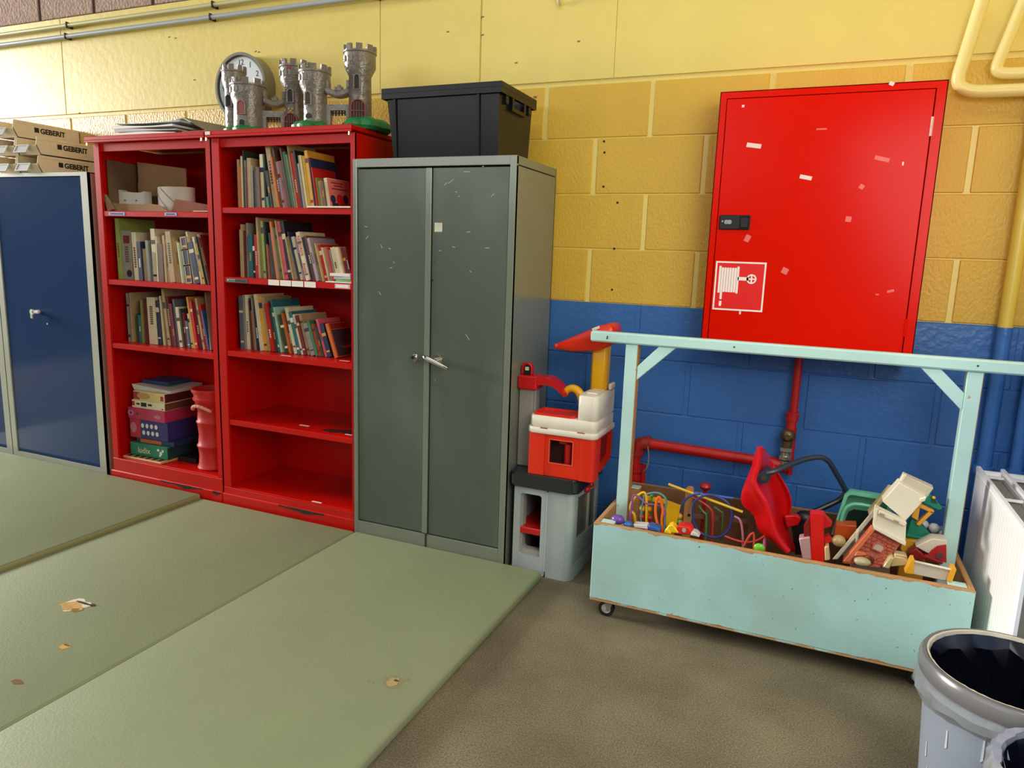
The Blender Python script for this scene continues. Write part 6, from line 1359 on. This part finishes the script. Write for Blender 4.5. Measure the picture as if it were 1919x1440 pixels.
b.done('cloud_puffs', tm('cloud_white', 'dcd8d4'), bs)
lump('toy_trough', 'blue grey flat toy along the back board of the cart', [([(1.7789,-0.2000,0.4324),(1.8180,-0.2000,0.4325),(1.8166,-0.2000,0.4195),(1.7772,-0.2000,0.4211)], (0, .03, 0))], tm('flat_blue', '6a8cb0'))
yt = lump('toy_cradle', 'yellow ended white toy cradle in the right front corner of the cart', [([(1.6549,-0.6550,0.4480),(1.7743,-0.6550,0.4415),(1.7676,-0.6550,0.4337),(1.6530,-0.6550,0.4412)], (0, .012, 0)), ([(1.6575,-0.6400,0.4378),(1.7726,-0.6400,0.4302),(1.7698,-0.6400,0.3898),(1.6586,-0.6400,0.3944)], (0, .01, 0))], tm('cradle_white', 'd8cdb8'))
b = B()
for q in ([(1.6475,-0.6600,0.4501),(1.6566,-0.6600,0.4520),(1.6583,-0.6600,0.4026),(1.6330,-0.6600,0.4020)], [(1.7659,-0.6650,0.4469),(1.7787,-0.6650,0.4465),(1.7715,-0.6650,0.4009),(1.7572,-0.6650,0.4024)]):
    slabq(B(), q, (0, .05, 0)).done('cradle_end', tm('cradle_yellow', 'e0a020'), yt)

# ------------------------------------------------------------------ waste bins
BG = M('bin_grey', '8f98a4', .45, var=.05, vscale=6, bump=.02)
RIM = M('bin_rim_grey', '6f6d6c', .25, spec=.6)
LIN = M('liner_black', '0b0c14', .20, spec=.7)
LINT = M('liner_clear', '8e9294', .3, spec=.6, alpha=.72)
LINC = M('liner_cream', 'cfc4a8', .3, spec=.6)
def waste_bin(cx, cy, R, H, label, seed, over=False):
    rr = random.Random(seed)
    t = thing('waste_bin', label, 'bin', (cx, cy, 0))
    b = B(); b.lathe([(0, .001), (R * .80, .001), (R * .82, .012), (R * .945, H - .06), (R * .955, H - .03), (R * .935, H - .03), (R * .80, .02), (0, .02)], (cx, cy, 0), 48); bd = b.done('bin_body', BG, t, smooth=50)
    b = B()
    for _ in range(16):
        a = math.radians(rr.uniform(165, 300)); z = rr.uniform(.05, H - .10); r0 = R * (.82 + .125 * z / (H - .06)) + .0008
        l = rr.uniform(.006, .05); w_ = rr.uniform(.0012, .003)
        nrm = V((math.cos(a), math.sin(a), 0)); tx = V((-nrm.y, nrm.x, 0))
        b.T = basis(V((cx, cy, z)) + nrm * r0, tx, -nrm, (nrm.x * .06, nrm.y * .06, 1)); b.prism([(-w_, -l), (w_, -l * .8), (w_ * .6, l), (-w_ * .6, l)], -.0008, .001)
    b.T = None
    b.done('splash', M('splash_white', 'c8d0d4', .5), bd, smooth=0)
    b = B(); prof = [(R * .955, H - .040), (R * 1.02, H - .040), (R * 1.035, H - .030), (R * 1.03, H - .008), (R * 1.00, H + .002), (R * .93, H), (R * .915, H - .010), (R * .925, H - .03)]
    b.lathe(prof + [prof[0]], (cx, cy, 0), 64); b.done('rim', RIM if not over else M('rim_lined', '8a857c', .2, spec=.7), t, smooth=50)
    # liner inside: crumpled, facetted
    n = 26; b = B(); rows = []
    for k, (zf, rf) in enumerate(((.985, .905), (.93, .885), (.80, .86), (.62, .83), (.42, .80), (.22, .70))):
        row = []
        for i in range(n):
            a = 2 * PI * i / n; j = (0.004 if k == 0 else .045) * R
            r = R * rf + rr.uniform(-j * 2.2, j * .4); row.append(b.v((cx + r * math.cos(a), cy + r * math.sin(a), H * zf + rr.uniform(-.012, .006) * (k > 0) + (.003 if k == 0 else 0))))
        rows.append(row)
    for A, C in zip(rows, rows[1:]):
        for i in range(n):
            l = (i + 1) % n
            b.face([A[i], A[l], C[i]]); b.face([A[l], C[l], C[i]])
    c0 = b.v((cx, cy, .07))
    for i in range(n): b.face([rows[-1][i], rows[-1][(i + 1) % n], c0])
    b.done('liner', LIN, t, smooth=20)
    # folded hem of the liner: strip over the inner edge, skirt below the rim
    def skirt(name, m, spec, a0, a1, n=60, j=.006):
        b = B(); rows = []
        for i in range(n + 1):
            a = math.radians(a0 + (a1 - a0) * i / n); f = i / n; row = []
            for (rf, z, amp) in spec(f):
                r = R * rf + rr.uniform(-j, j) * amp; row.append(b.v((cx + r * math.cos(a), cy + r * math.sin(a), z + rr.uniform(-j, j) * amp * .8)))
            rows.append(row)
        for A, C in zip(rows, rows[1:]):
            for q in range(len(A) - 1): b.face([A[q], C[q], C[q + 1], A[q + 1]])
        o = b.done(name, m, t, smooth=30); return o
    if not over:
        skirt('liner_hem', LINC, lambda f: [(.948, H + .004, .05), (.925, H + .003, .15), (.906, H - .014 - .006 * math.sin(f * 40) - .004 * math.sin(f * 97), .15)], 0, 360, 110)
        skirt('liner_skirt', LINT, lambda f: [(.985, H - .038, .3), (1.01 + .04 * math.sin(PI * f), H - .058, .5), (1.01 + .05 * math.sin(PI * f), H - .082, .7), (.962, H - .112 - .012 * math.sin(f * 7), .4)], 140, 300, 26, .008)
    else:
        skirt('liner_hem', M('liner_grey', '8c8c94', .2, spec=.8), lambda f: [(.88, H - .03, 1.0), (.93, H + .004, .6), (1.0, H + .006, .6), (1.04, H - .01, .8), (1.05, H - .06, 1.2)], 0, 360, 90, .006)
    return t
waste_bin(1.816, -1.31, .205, .450, 'grey waste bin with a dark liner in front of the toy cart', 3)
waste_bin(1.885, -1.735, .195, .450, 'second waste bin with liner over its rim, at the bottom right corner', 8, True)
